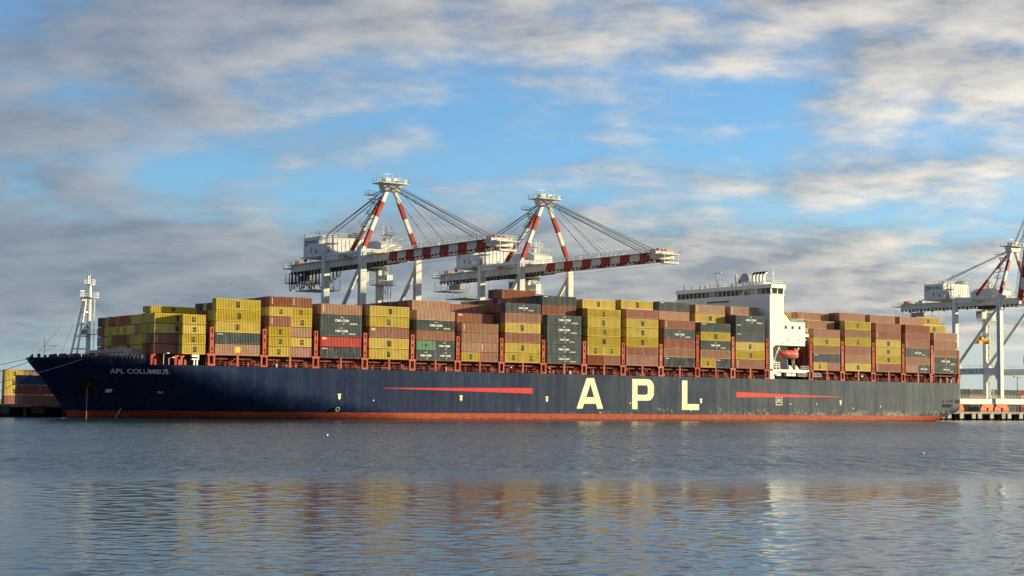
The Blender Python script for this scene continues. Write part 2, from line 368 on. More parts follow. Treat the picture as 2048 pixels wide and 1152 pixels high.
# ------------------------------------------------------------------ water and quay
import numpy as np
def build_water():
    """one sheet: waves are real geometry where they are near enough to be seen, graded coarser with distance"""
    org = np.array((-174.0, -371.9)); fd = np.array((sin(YAW), cos(YAW))); rd_ = np.array((cos(YAW), -sin(YAW)))
    nr, nc = 720, 760
    D = 1.0 / np.linspace(1 / 30.0, 1 / 900.0, nr); T = np.linspace(-0.62, 0.62, nc)
    dD = np.gradient(D)
    Dg, Tg = np.meshgrid(D, T, indexing='ij'); step = np.maximum(dD[:, None], Dg * (T[1] - T[0]))
    X = org[0] + fd[0] * Dg + rd_[0] * Dg * Tg; Y = org[1] + fd[1] * Dg + rd_[1] * Dg * Tg
    rg = np.random.RandomState(5); Z = np.zeros_like(X); K = 90
    lam = np.exp(rg.uniform(np.log(0.35), np.log(7.0), K)); wgt = np.exp(-((np.log(lam) - np.log(0.9)) / 0.95) ** 2)
    ang = rg.normal(0.0, 0.8, K) + math.atan2(-cos(YAW), -sin(YAW)) + 0.25; ph = rg.uniform(0, 2 * pi, K)
    slope = wgt / np.sqrt((wgt ** 2).sum() / 2) * WAVE_SLOPE
    gust = 0.75 + 0.35 * np.sin(X * 0.071 + 1.3 * np.sin(Y * 0.05)) * np.sin(Y * 0.093 + X * 0.021)
    for k in range(K):
        fade = np.clip((lam[k] / step - 2.5) / 3.0, 0, 1); kk = 2 * pi / lam[k]
        arg = kk * (X * cos(ang[k]) + Y * sin(ang[k])) + ph[k]
        Z += fade * slope[k] / kk * (np.sin(arg) + 0.18 * np.cos(2 * arg))
    Z *= gust
    vs = np.stack((X, Y, Z), -1).reshape(-1, 3).tolist()
    idx = np.arange(nr * nc).reshape(nr, nc)
    fs = np.stack((idx[:-1, :-1], idx[:-1, 1:], idx[1:, 1:], idx[1:, :-1]), -1).reshape(-1, 4)
    # flat apron out to the horizon, joined to the rim of the wave field
    def rim(i): return i.tolist()
    big = 30000.0
    def pt(d, t): return (org[0] + fd[0]*d + rd_[0]*t, org[1] + fd[1]*d + rd_[1]*t, 0.0)
    n0 = len(vs); vs += [pt(-big, -big), pt(-big, big), pt(big, big), pt(big, -big)]
    me = bpy.data.meshes.new('water')
    ext = [[n0] + [n0 + 1] + rim(idx[0, ::-1]), [n0 + 1, n0 + 2] + rim(idx[::-1, -1]), [n0 + 2, n0 + 3] + rim(idx[-1, :]), [n0 + 3, n0] + rim(idx[:, 0])]
    me.from_pydata(vs, [], fs.tolist() + ext); me.update()
    me.polygons.foreach_set('use_smooth', [True] * (len(fs)) + [False] * 4); me.materials.append(M['water']); me.update()
    return link('water', me, kind='structure')
WAVE_SLOPE = 0.072
build_water()

QZ = 3.0; QY = 47.5
quay = MB(); quay.box(-900, 1600, QY, 1500, QZ - 0.55, QZ)
quay_o = quay.build('quay', M['concrete'], kind='structure')
q = MB(); q.box(-900, 1600, QY + 7.5, QY + 9, -3, QZ - 0.55); q.build('quay_back_wall', M['piles'], quay_o)
q = MB()
for i in range(-60, 140):
    for dy in (1.0, 4.0): q.tube([(i*5.2 + dy*.3, QY + dy, -3), (i*5.2 + dy*.3, QY + dy, QZ - 0.55)], 0.42, 8)
q.build('quay_piles', M['piles'], quay_o, kind='stuff')
q = MB(); q.box(-900, 1600, QY + 0.1, QY + 0.55, QZ, QZ + 0.28); q.build('quay_kerb', M['fender'], quay_o)
fm = MB(); fm.box(-1.05, 1.05, -0.55, 0, -2.35, -0.35); fm.box(-0.7, 0.7, 0.0, 0.25, -1.8, -0.4)
fme = fm.mesh('fender', M['fender'])
fdark = MB(); fdark.box(-1.6, 1.6, -0.5, 0, -2.2, -0.2); fdm = fdark.mesh('fender_rubber', M['piles'])
xs = 329.0
while xs < 470:
    for dx in (0.0, 3.7, 11.0):
        link('fender', fme, quay_o, loc=(xs + dx, QY, QZ))
    xs += 18.3
xs = -100.0
while xs < -20:
    link('rubber_fender', fdm, quay_o, loc=(xs, QY, QZ)); xs += 9.0
bl = MB(); bl.tube([(0,0,0),(0,0,0.5)], [0.32,0.26], 10); bl.tube([(-.45,0,.62),(.45,0,.62)], 0.2, 8); blm = bl.mesh('bollard', M['darksteel'])
for k, xs in enumerate((-98, -74, -50, -38)):
    link('bollard', blm, loc=(xs, QY + 1.3, QZ), label='dark mooring bollard on the quay edge, ' + ('farthest left', 'second from left', 'third from left', 'nearest the bow')[k], cat='bollard', group='bollards on the quay')

# ------------------------------------------------------------------ hull shape
HC = 22.6
def lerp(a, b, t): return a + (b - a) * t
def clamp01(t): return max(0.0, min(1.0, t))
def sm(t): t = clamp01(t); return t*t*(3-2*t)
def stem(z): return -29.2 if z < 1.0 else -29.2 - (z - 1.0) * (10.0 / 13.6)
def sheer(s):
    return lerp(14.75, 13.25, sm((s + 19.0) / 6.0))
def hb(s, z):
    """half breadth of the hull at station s, height z"""
    zz = clamp01(z / 13.3); st = stem(z); sf = lerp(66.0, -2.0, zz ** 0.9)
    b = HC
    if s < sf:
        t = clamp01((s - st) / (sf - st)); n = lerp(1.75, 2.6, zz); mm = lerp(1.05, 1.75, zz)
        b = HC * (1 - (1 - t) ** n) ** (1 / mm)
    if s > 205:
        u = clamp01((s - 205) / 76.5); zt = lerp(0.0, 5.6, u ** 1.6); zb = lerp(-11.0, 0.9, u ** 2.6)
        if z < zt:
            k = clamp01((zt - z) / max(0.01, zt - zb)); b = HC * max(0.0, 1 - k ** 2.6) ** 0.45
    return b
STERN = 281.6
zlev = [-3, -1.5, -0.6, 0, 0.5, 1.0, 1.5, 1.9]
ulev = [i / 42.0 for i in range(43)]
def rowz(j, s): 
    if j < len(zlev): return zlev[j]
    return 1.9 + (sheer(s) - 1.9) * ulev[j - len(zlev) + 1]
NR = len(zlev) + len(ulev) - 1
NF = 130
fwd_t = [ (i / (NF - 1.0)) ** 1.5 for i in range(NF) ]
aft_s = [68 + i * 3.0 for i in range(1, 46)] + [205 + i * 2.0 for i in range(1, 38)] + [280, 281.0, STERN]
def hull_station(i, j):
    if i < NF:
        z = rowz(j, -40) if fwd_t[i] < 1e-6 else None
        s = stem(2) + (68 - stem(2)) * fwd_t[i]
        for _ in range(4):
            z = rowz(j, s); s = stem(z) + (68 - stem(z)) * fwd_t[i]
    else:
        s = aft_s[i - NF]; z = rowz(j, s)
    return s, z
NS = NF + len(aft_s)
ship = empty('container_ship', (120, HC, 0), 'long navy blue container ship with red waterline moored across the picture', 'ship')
ship_off = Vector((-120, -HC, 0))
def part(mb, name, mats, parent=None, smooth=False, **kw):
    o = mb.build(name, mats, parent or ship, smooth, **kw)
    if parent is None: o.location = ship_off
    return o
h = MB()
for side in (-1, 1):
    b0 = len(h.v)
    for i in range(NS):
        for j in range(NR):
            s, z = hull_station(i, j); h.v.append((s, HC + side * hb(s, z), z))
    for i in range(NS - 1):
        for j in range(NR - 1):
            a = b0 + i*NR + j; f = (a, a+NR, a+NR+1, a+1)
            h.f.append(f if side < 0 else f[::-1]); h.m.append(1 if j < len(zlev) - 1 else 0)
n1 = (NS-1)*NR; n2 = n1 + NS*NR
for j in range(NR - 1):
    h.f.append((n1+j, n2+j, n2+j+1, n1+j+1)); h.m.append(1 if j < len(zlev) - 1 else 0)
def hull_build():
    me = bpy.data.meshes.new('hull'); me.from_pydata(h.v, [], h.f); me.update()
    me.materials.append(M['hull']); me.materials.append(M['boot']); me.polygons.foreach_set('material_index', h.m)
    me.polygons.foreach_set('use_smooth', [True]*len(me.polygons)); me.update()
    o = link('hull', me, ship); o.location = ship_off; return o
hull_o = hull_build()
# deck plating inside the hull outline
dk = MB(); vs = []
for i in range(NS):
    s, z = hull_station(i, NR - 1); zd = min(z, 13.25) - 0.15; bb = max(0.02, hb(s, zd) - 0.08)
    vs += [(s + (0.3 if i == 0 else 0), HC - bb, zd), (s + (0.3 if i == 0 else 0), HC + bb, zd)]
dk.add(vs, [(2*i, 2*i+2, 2*i+3, 2*i+1) for i in range(NS-1)]); part(dk, 'deck', M['darkred'])
def on_hull(vs, off=0.04):
    return [(x, HC - hb(x, z) - off, z) for x, y, z in vs]
def plate_poly(poly, y=-0.02):
    return [(x, y, z) for x, z in poly]

# ---- big letters and stripes on the flat side
def letter_part(name, polys, mat, parent=hull_o, thick=0.015):
    mb = MB()
    for p in polys: mb.prism(p, -0.035, -0.035 + thick, 'y')
    return mb.build(name, mat, parent)
letter_part('hull_letter', [[(113.2,3.4),(115.36,3.4),(116.0,4.83),(116.7,6.72),(118.25,10.5),(118.25,12.25),(116.8,12.25)], [(120.85,3.4),(123.0,3.4),(119.55,12.25),(118.25,12.25),(118.25,10.5),(119.6,6.72),(120.3,4.83)],
                            [(116.0,4.83),(120.3,4.83),(119.6,6.72),(116.7,6.72)]], M['hullmark'])
def arc(cx, cz, r, a0, a1, n=8): return [(cx + r*cos(radians(a0 + (a1-a0)*i/n)), cz + r*sin(radians(a0 + (a1-a0)*i/n))) for i in range(n+1)]
mbP = MB(); mbP.prism([(133.9,3.35),(135.95,3.35),(135.95,12.3),(133.9,12.3)], -0.035, -0.02, 'y')
out = [(135.95,12.3)] + arc(139.9, 9.9, 2.4, 90, 0, 8)[0:] + arc(139.9, 8.3, 2.4, 0, -90, 8) + [(135.95,5.9)]
inn = [(135.95,10.45)] + arc(139.2, 9.75, 0.7, 90, 0, 8) + arc(139.2, 8.35, 0.7, 0, -90, 8) + [(135.95,7.65)]
for i in range(len(out) - 1):
    mbP.prism([out[i], inn[i], inn[i+1], out[i+1]], -0.035, -0.02, 'y')
mbP.build('hull_letter', M['hullmark'], hull_o)
letter_part('hull_letter', [[(153.4,3.25),(160.3,3.25),(160.3,5.05),(153.4,5.05)], [(153.4,5.05),(155.55,5.05),(155.55,12.15),(153.4,12.15)]], M['hullmark'])
letter_part('hull_stripe', [[(48.7,8.35),(97.5,7.5),(97.5,9.1),(48.7,8.45)]], M['hullred'])
letter_part('hull_stripe', [[(175.6,7.3),(222.7,7.85),(222.7,7.95),(175.6,8.95)]], M['hullred'])
for sx in (35.3, 73.3, 102.6, 161.1, 222.0):                      # tug push arrows
    letter_part('push_mark', [[(sx-.52,6.5),(sx-.3,6.28),(sx+.3,6.28),(sx+.52,6.5),(sx+.52,6.75),(sx-.52,6.75)], [(sx-.32,6.24),(sx-.45,5.7),(sx,5.1),(sx+.45,5.7),(sx+.32,6.24)]], M['hullmark'])
mr = MB()
ring = arc(35.1, 2.7, 0.56, 0, 360, 20); rin = arc(35.1, 2.7, 0.42, 0, 360, 20)
for i in range(20): mr.prism([ring[i], rin[i], rin[i+1], ring[i+1]], -0.6, -0.1, 'y')
mr.v = [(x, y + (HC - hb(x, z)) + .25, z) for x, y, z in mr.v]; mr.build('thruster_mark', M['hullmark'], hull_o)
mr = MB()
for a, b_, c_, d_ in ((192.7,5.0,192.9,7.6),(195.3,5.0,195.5,7.6),(192.9,7.4,195.3,7.6),(192.9,5.9,195.3,6.1),(192.9,5.0,195.3,5.2)): mr.prism([(a,b_),(c_,b_),(c_,d_),(a,d_)], -0.035, -0.02, 'y')
mr.box(193.5,194.7,-0.035,-0.02,6.4,6.9)
mr.build('load_line_mark', M['hullmark'], hull_o)
# faint chalky marks and dots near the waterline
for sx, sz, r in ((121.9,2.3,.22),(133.2,5.1,.24),(45.6,5.1,.2),(199.2,5.4,.25),(211,5.6,.22),(228,4.2,.25),(241,4.9,.25),(157,3.0,.2)):
    mr = MB(); mr.prism(arc(sx, sz, r, 0, 330, 7), -0.035, -0.02, 'y'); mr.build('draught_dot', M['hullmark'], hull_o)

# ---- ship's name on the flare of the bow
nv, nf = text_mesh('APL COLUMBUS', 1.9, 0.035, 1.22, 'LEFT')
xmin = min(v[0] for v in nv); xmax = max(v[0] for v in nv); zmin = min(v[2] for v in nv); zmax = max(v[2] for v in nv)
NAME = dict(s0=-24.4, s1=-11.4, z0=10.95, z1=12.1)
nm = MB(); nm.add(on_hull([(NAME['s0'] + (x-xmin)/(xmax-xmin)*(NAME['s1']-NAME['s0']) - 0.62*(z-zmin)/(zmax-zmin), 0, NAME['z0'] + (z-zmin)/(zmax-zmin)*(NAME['z1']-NAME['z0'])) for x, y, z in nv], 0.14), nf)
nm.build('ship_name', M['logo_white'], hull_o)
# anchor pocket, hawse marks and chain
ap = MB(); g = []
for i in range(7):
    for j in range(5): g.append((-29.3 + i*0.75, 0, 6.6 + j*0.75))
ap.add(on_hull(g, 0.03), [(i*5+j, (i+1)*5+j, (i+1)*5+j+1, i*5+j+1) for i in range(6) for j in range(4)]); ap.build('anchor_pocket', M['black'], hull_o)
ch = MB(); pts = [(-27.4, HC - hb(-27.4, z) - 0.25, z) for z in (8.6, 7.5)] ; y_end = pts[-1][1]
ch.tube(pts + [(-27.4, y_end - 0.1, z) for z in (6, 4, 2, 0, -1)], 0.10, 6)
for i in range(20): ch.box(-27.4-.15, -27.4+.15, y_end-.25, y_end+.05, .2+i*.36, .36+i*.36)
ch.build('anchor_chain', M['brown'], hull_o)
for sx, sz, w_, h_ in ((-23.3, 6.4, 1.3, .8), (-11.9, 6.3, .35, .5), (-11.2, 6.3, .35, .5)):
    mk = MB(); mk.add(on_hull([(sx,0,sz),(sx+w_,0,sz),(sx+w_,0,sz+h_),(sx,0,sz+h_)], .05), [(0,1,2,3)]); mk.build('bow_mark', M['logo_white'], hull_o)
mk = MB(); mk.add(on_hull([(-18.6,0,-.1),(-18.4,0,-.1),(-18.0,0,2.6),(-18.2,0,2.6)], .05), [(0,1,2,3)]); mk.build('draught_scale', M['hullmark'], hull_o)
# stern openings and lettering
for sx, sz, w_, h_ in ((272.8,6.9,.9,.9),(274.6,6.9,.7,.8),(276.0,6.9,.7,.8),(277.1,7.1,.95,.95),(277.3,5.6,.5,.5)):
    mk = MB(); mk.prism(arc(sx, sz, w_/2, 0, 330, 11), -0.05, -0.01, 'y'); mk.build('fairlead_opening', M['black'], hull_o)
mk = MB(); mk.prism([(279.0,6.3),(280.9,6.3),(281.1,6.6),(281.1,7.3),(280.8,7.6),(279.2,7.6),(278.9,7.3),(278.9,6.6)], -0.05, -0.01, 'y'); mk.build('fairlead_opening', M['black'], hull_o)
mk = MB()
for i, (x0, w_) in enumerate(((272.1,.35),(272.6,.8),(273.5,.7),(274.4,.35),(274.9,.8),(275.8,.35),(276.3,.5))):
    mk.box(x0, x0+w_, -0.05, -0.02, 4.75 + (.15 if i % 2 else 0), 5.95); 
mk.build('stern_lettering', M['black'], hull_o)  # unreadable stern lettering drawn as dark bars

# ------------------------------------------------------------------ containers
BASE = lambda s: 16.0 + 0.0022 * max(0.0, s)
PITCH_R = 2.5; CW = 2.44
CODES = {  # code: (colour word, material, logo)
 'Y': ('yellow', 'yellow', 'msc'), 'y': ('yellow', 'yellow', None), 'C': ('blue-grey', 'grey', 'cma'), 'g': ('weathered grey', 'grey', 'code'),
 'k': ('charcoal', 'dark', 'code'), 'b': ('brown', 'brown', None), 'B': ('brown', 'brown', 'vert'), 'i': ('brown', 'brown', 'cai'),
 'p': ('faded maroon', 'pink', None), 'P': ('faded maroon', 'pink', 'vert'), 'e': ('tan brown', 'beige', None), 'E': ('tan brown', 'beige', 'vert'), 'r': ('red', 'red', 'cai'),
 'o': ('rust red', 'rust', None), 'T': ('green', 'teal', 'small'), 'w': ('pale grey', 'pale', None), 'Q': ('faded brown', 'beige', 'patch'), 'K': ('charcoal', 'dark', None), 'n': ('navy', 'blue', None)}
# bays from the bow: start, tiers of the near stack (top to bottom), its top height
BAYS = [
 dict(s=-15.1, near=[], top=26.1, row0=2, inner=[(2,16,4),(3,4,5)]),
 dict(s=0.0,  near='Y Y Y g Q'.split(), top=30.2, inner=[(2,18,4)]),
 dict(s=14.7, near='B/B Y/Y B/Y Y/e Y/Y Y/p'.split(), top=31.4, inner=[(2,18,6)]),
 dict(s=29.5, near='E C C r k'.split(), top=30.2, inner=[(2,18,5),(12,13,6)]),
 dict(s=44.15,near='Y Y i Y Y'.split(), top=30.3, inner=[(2,18,5)]),
 dict(s=58.8, near='e C p T/C C/C'.split(), top=29.7, inner=[(2,18,6)]),
 dict(s=73.4, near='E e e/P Y/p'.split(), top=26.8, inner=[(2,3,5),(4,18,6)]),
 dict(s=88.0, near='C p Y p Y Y/Y'.split(), top=33.0, inner=[(2,18,6)]),
 dict(s=102.65,near='C C C C C'.split(), top=30.2, inner=[(2,18,7),(10,12,8)]),
 dict(s=117.25,near='Y Y Y Y Y/Y o/p'.split(), top=32.6, inner=[(2,18,6),(2,4,7)]),
 dict(s=131.8,near='p Y Y Y p p'.split(), top=33.1, inner=[(2,18,6),(2,5,7)]),
 dict(s=146.5,near='P C o e k'.split(), top=30.4, inner=[(2,18,7)]),
 dict(s=161.15,near='g Y C e Y/k'.split(), top=30.1, inner=[(2,18,7)]),
 dict(s=175.75,near='C g g Y Y P'.split(), top=33.0, inner=[(2,18,7)]),
 dict(s=209.8,near='p Y e g Y/p'.split(), top=29.9, inner=[(2,2,6),(3,18,7)]),
 dict(s=224.5,near='Y e Y p e Y'.split(), top=33.0, inner=[(2,18,7)]),
 dict(s=239.2,near='p P Y Y Y P'.split(), top=32.9, inner=[(2,18,7)]),
 dict(s=253.85,near='o p P C e e/C'.split(), top=32.8, inner=[(2,18,7)]),
 dict(s=268.35,near='e p e C C'.split(), top=30.7, inner=[(2,2,5),(3,3,6),(4,18,7)]),
]
BAYS[0]['near'] = []
# colours of the stacks seen end-on or from above, tier by tier from the top: (bay, row, tier from below) -> code
FIX = {}
face = [ # foremost bay: rows 16..2 from the far side, four tiers from the top
 'wKbybbeorbyyyyyYY'[1:16], 'bbyyyyyyyypyyYY', 'wpyybboopyyyyBB', 'wbybyyyybyyybbb']
for k, row in enumerate(face):
    for i, c in enumerate(row[:15]): FIX[(0, 16 - i, 4 - k)] = c
FIX[(0,2,4)] = 'Y'; FIX[(0,2,3)] = 'Y'; FIX[(0,2,2)] = 'B'; FIX[(0,2,1)] = 'b'; FIX[(0,3,5)] = 'Y'; FIX[(0,4,5)] = 'y'
for key, c in {(5,2,6):'e',(6,2,5):'i',(6,4,6):'b',(6,3,5):'b',(8,2,7):'g',(8,2,6):'b',(8,3,7):'K',(8,11,8):'b',(8,10,8):'b',(8,12,8):'K',(9,2,7):'Y',(9,3,7):'y',(9,4,7):'y',(10,2,7):'Y',(10,3,7):'y',(10,4,7):'y',(10,5,7):'y',
   (11,2,7):'g',(11,2,6):'e',(11,3,7):'K',(12,2,7):'E',(12,2,6):'Y',(12,3,7):'b',(13,2,7):'E',(13,3,7):'K',(14,2,6):'e',(14,3,7):'e',(14,4,7):'b',(14,5,7):'y',(15,2,7):'p',(16,2,7):'e',(17,2,7):'e',(18,3,6):'Y',(18,4,7):'Y',(18,2,5):'e'}.items(): FIX[key] = c
def layout():
    """every stowed box: (bay, row, tier, half, s, v, z, length, height, code)"""
    out = []; r_ = random.Random(31)
    pool = 'bbbbbbyybbpeKKgbbyb'
    for bi, B in enumerate(BAYS):
        s = B['s']; base = BASE(s); n = len(B['near']) or 4
        ht = (B['top'] - base) / n; B['ht'] = ht
        for k, code in enumerate(B['near']):
            tier = n - k; z = base + (tier - 1) * ht; cs = code.split('/')
            if len(cs) == 1: out.append((bi, 1, tier, 0, s, 0.12, z, 12.19, ht - 0.17, cs[0]))
            else:
                out.append((bi, 1, tier, 1, s, 0.12, z, 6.06, ht - 0.17, cs[0])); out.append((bi, 1, tier, 2, s + 6.13, 0.12, z, 6.06, ht - 0.17, cs[1]))
        if bi == 0:
            for tier in range(1, 5): out.append((0, 1, tier, 2, s + 6.3, 0.12, base + (tier-1)*(25.9-base)/4, 6.06, (25.9-base)/4 - 0.17, 'Y'))
        hts = {}
        for a, b, nn in B['inner']:
            for r in range(a, b + 1): hts[r] = nn
        for r, nn in hts.items():
            hi = ht if nn <= n or bi in (1,) else (lambda zt: (zt - base) / nn)( B['top'] + (nn - n) * 2.85 )
            if nn <= n: hi = ht
            jz = r_.uniform(-0.10, 0.05) if r > 2 else 0.0
            for tier in range(1, nn + 1):
                c = FIX.get((bi, r, tier)) or r_.choice(pool)
                hh = hi + jz / nn
                out.append((bi, r, tier, 0, s + (r_.uniform(-.05,.05) if r > 2 else 0), 0.12 + (r-1)*PITCH_R, base + (tier-1)*hh, 12.19, (1.45 if (bi, tier) == (0, 5) else hh - 0.17), c))
    return out
LAYOUT = layout()
#VISIBLE-BEGIN
VISIBLE = {(0,2,1),(0,2,2),(0,2,3),(0,2,4),(0,3,1),(0,3,2),(0,3,3),(0,3,4),(0,3,5),(0,4,1),(0,4,2),(0,4,3),(0,4,4),(0,4,5),(0,5,1),(0,5,2),(0,5,3),(0,5,4),(0,6,1),(0,6,2),(0,6,3),(0,6,4),(0,7,1),(0,7,2),(0,7,3),(0,7,4),(0,8,1),(0,8,2),(0,8,3),(0,8,4),(0,9,1),(0,9,2),(0,9,3),(0,9,4),(0,10,1),(0,10,2),(0,10,3),(0,10,4),(0,11,1),(0,11,2),(0,11,3),(0,11,4),(0,12,1),(0,12,2),(0,12,3),(0,12,4),(0,13,1),(0,13,2),(0,13,3),(0,13,4),(0,14,1),(0,14,2),(0,14,3),(0,14,4),(0,15,1),(0,15,2),(0,15,3),(0,15,4),(0,16,1),(0,16,2),(0,16,3),(0,16,4),(1,2,1),(1,2,2),(1,2,3),(1,2,4),(1,3,1),(1,3,2),(1,3,3),(1,3,4),(2,2,1),(2,2,2),(2,2,3),(2,2,4),(2,2,5),(2,2,6),(2,15,6),(2,16,6),(2,17,6),(2,18,6),(3,2,1),(3,2,2),(3,2,3),(3,2,4),(3,2,5),(4,2,1),(4,2,2),(4,2,3),(4,2,4),(4,2,5),(5,2,1),(5,2,2),(5,2,3),(5,2,4),(5,2,5),(5,2,6),(5,3,6),(5,4,6),(5,5,6),(5,6,6),(6,2,1),(6,2,2),(6,2,3),(6,2,4),(6,2,5),(6,3,5),(6,4,6),(7,2,1),(7,2,2),(7,2,3),(7,2,4),(7,2,5),(7,2,6),(7,3,5),(7,3,6),(7,4,6),(7,5,6),(8,2,1),(8,2,2),(8,2,3),(8,2,4),(8,2,5),(8,2,6),(8,2,7),(8,3,7),(8,4,7),(8,5,7),(8,6,7),(8,7,7),(8,8,7),(8,10,8),(8,11,7),(8,11,8),(8,12,8),(9,2,1),(9,2,3),(9,2,4),(9,2,6),(9,2,7),(9,3,6),(9,3,7),(10,2,4),(10,2,5),(10,2,6),(10,2,7),(11,2,5),(11,2,6),(11,2,7),(11,3,7),(12,2,6),(12,2,7),(12,3,7),(13,2,6),(13,2,7),(14,2,1),(14,2,2),(14,2,3),(14,2,4),(14,2,5),(14,2,6),(14,3,1),(14,3,2),(14,3,3),(14,3,7),(14,4,1),(14,4,2),(14,4,3),(14,4,7),(14,5,1),(14,5,2),(14,5,3),(14,5,7),(15,2,6),(15,2,7),(15,3,7),(16,2,7),(17,2,7),(18,3,6),(18,4,7)}
#VISIBLE-END

def corrugated(L, H, y_out, y_in, pitch, x0, z0, z1):
    n = max(2, int(round(L / pitch))); p = L / n; prof = []
    for i in range(n):
        a = x0 + i*p; prof += [(a, y_in), (a + .26*p, y_in), (a + .40*p, y_out), (a + .86*p, y_out)]
    prof.append((x0 + L, y_in)); return prof
def container_meshes(L):
    H = 1.0  # unit height, scaled per stack
    fr = MB(); e = 0.14; hz = 0.055
    for x in (0, L - e):
        for y in (0, CW - e): fr.box(x, x+e, y, y+e, 0, H)
    for z in (0, H - hz*.8):
        for y in (0, CW - e*.7): fr.box(e, L-e, y, y+e*.7, z, z+hz*(1.0 if z == 0 else .8))
        for x in (0, L - e*.7): fr.box(x, x+e*.7, e, CW-e, z, z+hz)
    out = {}
    pr = corrugated(L - 2*e, H, 0.03, 0.11, 0.44, e, 0, H); n = len(pr)
    for key, f_ in (('side_wall', lambda y: y), ('side_wall#2', lambda y: CW - y)):
        sw = MB(); sw.add([(x, f_(y), hz*.9) for x, y in pr] + [(x, f_(y), H - hz*.75) for x, y in pr], [(i, i+1, n+i+1, n+i) for i in range(n-1)]); out[key] = sw
    pe = corrugated(CW - 2*e, H, 0.03, 0.08, 0.28, e, 0, H); m_ = len(pe)
    for key, f_ in (('end_wall', lambda y: y), ('end_wall#2', lambda y: L - y)):
        ew = MB(); ew.add([(f_(y), x, hz*.9) for x, y in pe] + [(f_(y), x, H - hz*.9) for x, y in pe], [(i, i+1, m_+i+1, m_+i) for i in range(m_-1)]); out[key] = ew
    rf = MB(); rf.box(e*.6, L-e*.6, e*.6, CW-e*.6, H-.02, H-.008); rf.box(e*.6, L-e*.6, e*.6, CW-e*.6, 0.03, 0.04)
    d = M['brown']
    out['frame'] = fr; out['roof_panel'] = rf
    return {k: q.mesh(k.split('#')[0], d) for k, q in out.items()}
CM = {12.19: container_meshes(12.19), 6.06: container_meshes(6.06)}
YL = 0.022
def logo_meshes(L):
    out = {}; c = L / 2; k = 1.0 if L > 10 else 0.82
    def T(mb, txt, size, bold, sx, x, z):
        vs, fs = text_mesh(txt, size, bold, sx); mb.add([(a + x, YL, (b_ / 2.85) + z) for a, _, b_ in vs], fs)
    def Pg(mb, pts): mb.add([(x, YL, z / 2.85) for x, z in pts], [tuple(range(len(pts)))])
    mb = MB(); T(mb, 'm', 1.55*k, 0.09*k, 1.0, c, 0.66); T(mb, 'sc', 1.25*k, 0.13*k, 0.92, c, 0.36); out['msc'] = (mb.mesh('logo', M['logo_dark']))
    mb = MB(); T(mb, 'CMA CGM', 0.88*k, 0.03, 1.0, c, 0.48)
    Pg(mb, [(c-.55*k,2.12),(c+.05*k,2.24),(c+.55*k,2.46),(c+.15*k,2.43),(c-.3*k,2.3)]); Pg(mb, [(c+.05*k,.42),(c+.5*k,.48),(c+.95*k,.72),(c+.6*k,.68),(c+.25*k,.56)])
    if L > 10:
        for i in range(2): Pg(mb, [(c+2.4,.62-.22*i),(c+4.6,.62-.22*i),(c+4.6,.72-.22*i),(c+2.4,.72-.22*i)])
    out['cma'] = mb.mesh('logo', M['logo_white'])
    mb = MB(); T(mb, 'Cai', 0.75*k, 0.06, 1.05, 1.1, 0.80); out['cai'] = mb.mesh('logo', M['logo_white'])
    mb = MB()
    for i in range(4): Pg(mb, [(.62, 2.35-.5*i), (.85, 2.45-.5*i), (.92, 2.05-.5*i+.1), (.68, 2.0-.5*i+.1)])
    out['vert'] = mb.mesh('logo', M['logo_white'])
    mb = MB()
    for i in range(6): Pg(mb, [(.5+.26*i, 2.42), (.7+.26*i, 2.42), (.7+.26*i, 2.62), (.5+.26*i, 2.62)])
    out['code'] = mb.mesh('logo', M['logo_white'])
    mb = MB(); Pg(mb, [(c-.25,1.1),(c+.25,1.1),(c+.25,1.9),(c-.25,1.9)]); out['small'] = mb.mesh('logo', M['logo_dark'])
    mb = MB(); Pg(mb, [(c-.75,.7),(c+.75,.7),(c+.75,2.2),(c-.75,2.2)]); out['patch'] = mb.mesh('logo', M['logo_yellow'])
    return out
LG = {12.19: logo_meshes(12.19), 6.06: logo_meshes(6.06)}
def make_container(name, s, v, z, L, H, code, label, group, rotz=0.0, logo=True):
    root = empty(name, (s, v, z), label, 'container', group); root.rotation_euler[2] = rotz
    cw, mat, lg = CODES[code]
    for pn, me in CM[L].items():
        o = bpy.data.objects.new(pn.split('#')[0], me); COL.objects.link(o); o.parent = root; o.scale = (1, 1, H)
        o.material_slots[0].link = 'OBJECT'; o.material_slots[0].material = M[mat]
    if lg and logo:
        o = bpy.data.objects.new('logo', LG[L][lg]); COL.objects.link(o); o.parent = root
        if lg in ('msc', 'cma'):
            lr = random.Random(int(s * 31 + z * 977)); k = lr.choice((1.0, 0.92, 0.78, 1.06)) if lg == 'cma' else lr.uniform(0.88, 1.05)
            o.scale = (k, 1, H * k); o.location = ((1 - k) * L / 2 + lr.uniform(-.25, .25), 0, (1 - k) * H / 2 + lr.uniform(-.06, .06))
        else: o.scale = (1, 1, H)
    return root
ORD = 'zeroth first second third fourth fifth sixth seventh eighth ninth tenth eleventh twelfth thirteenth fourteenth fifteenth sixteenth seventeenth eighteenth nineteenth'.split()
def bay_phrase(bi):
    if bi == 0: return 'foremost bay'
    if bi <= 13: return ORD[bi + 1] + ' bay from bow'
    return ['first bay aft of bridge', 'second bay aft of bridge', 'third bay aft of bridge', 'second bay from stern', 'sternmost bay'][bi - 14]
def cont_label(b):
    bi, r, tier, half, *_r, L, H, code = b; cw, mat, lg = CODES[code]
    size = '40-foot' if L > 10 else '20-foot'
    if r == 1:
        hw = {0: '', 1: ', forward half', 2: ', aft half'}[half] if bi else ''
        return f"{cw} {size} container{hw}, {ORD[tier]} up in near stack, {bay_phrase(bi)}"
    return f"{cw} container, {ORD[tier]} up, {ORD[r]} row from near side, {bay_phrase(bi)}"
rest = {}
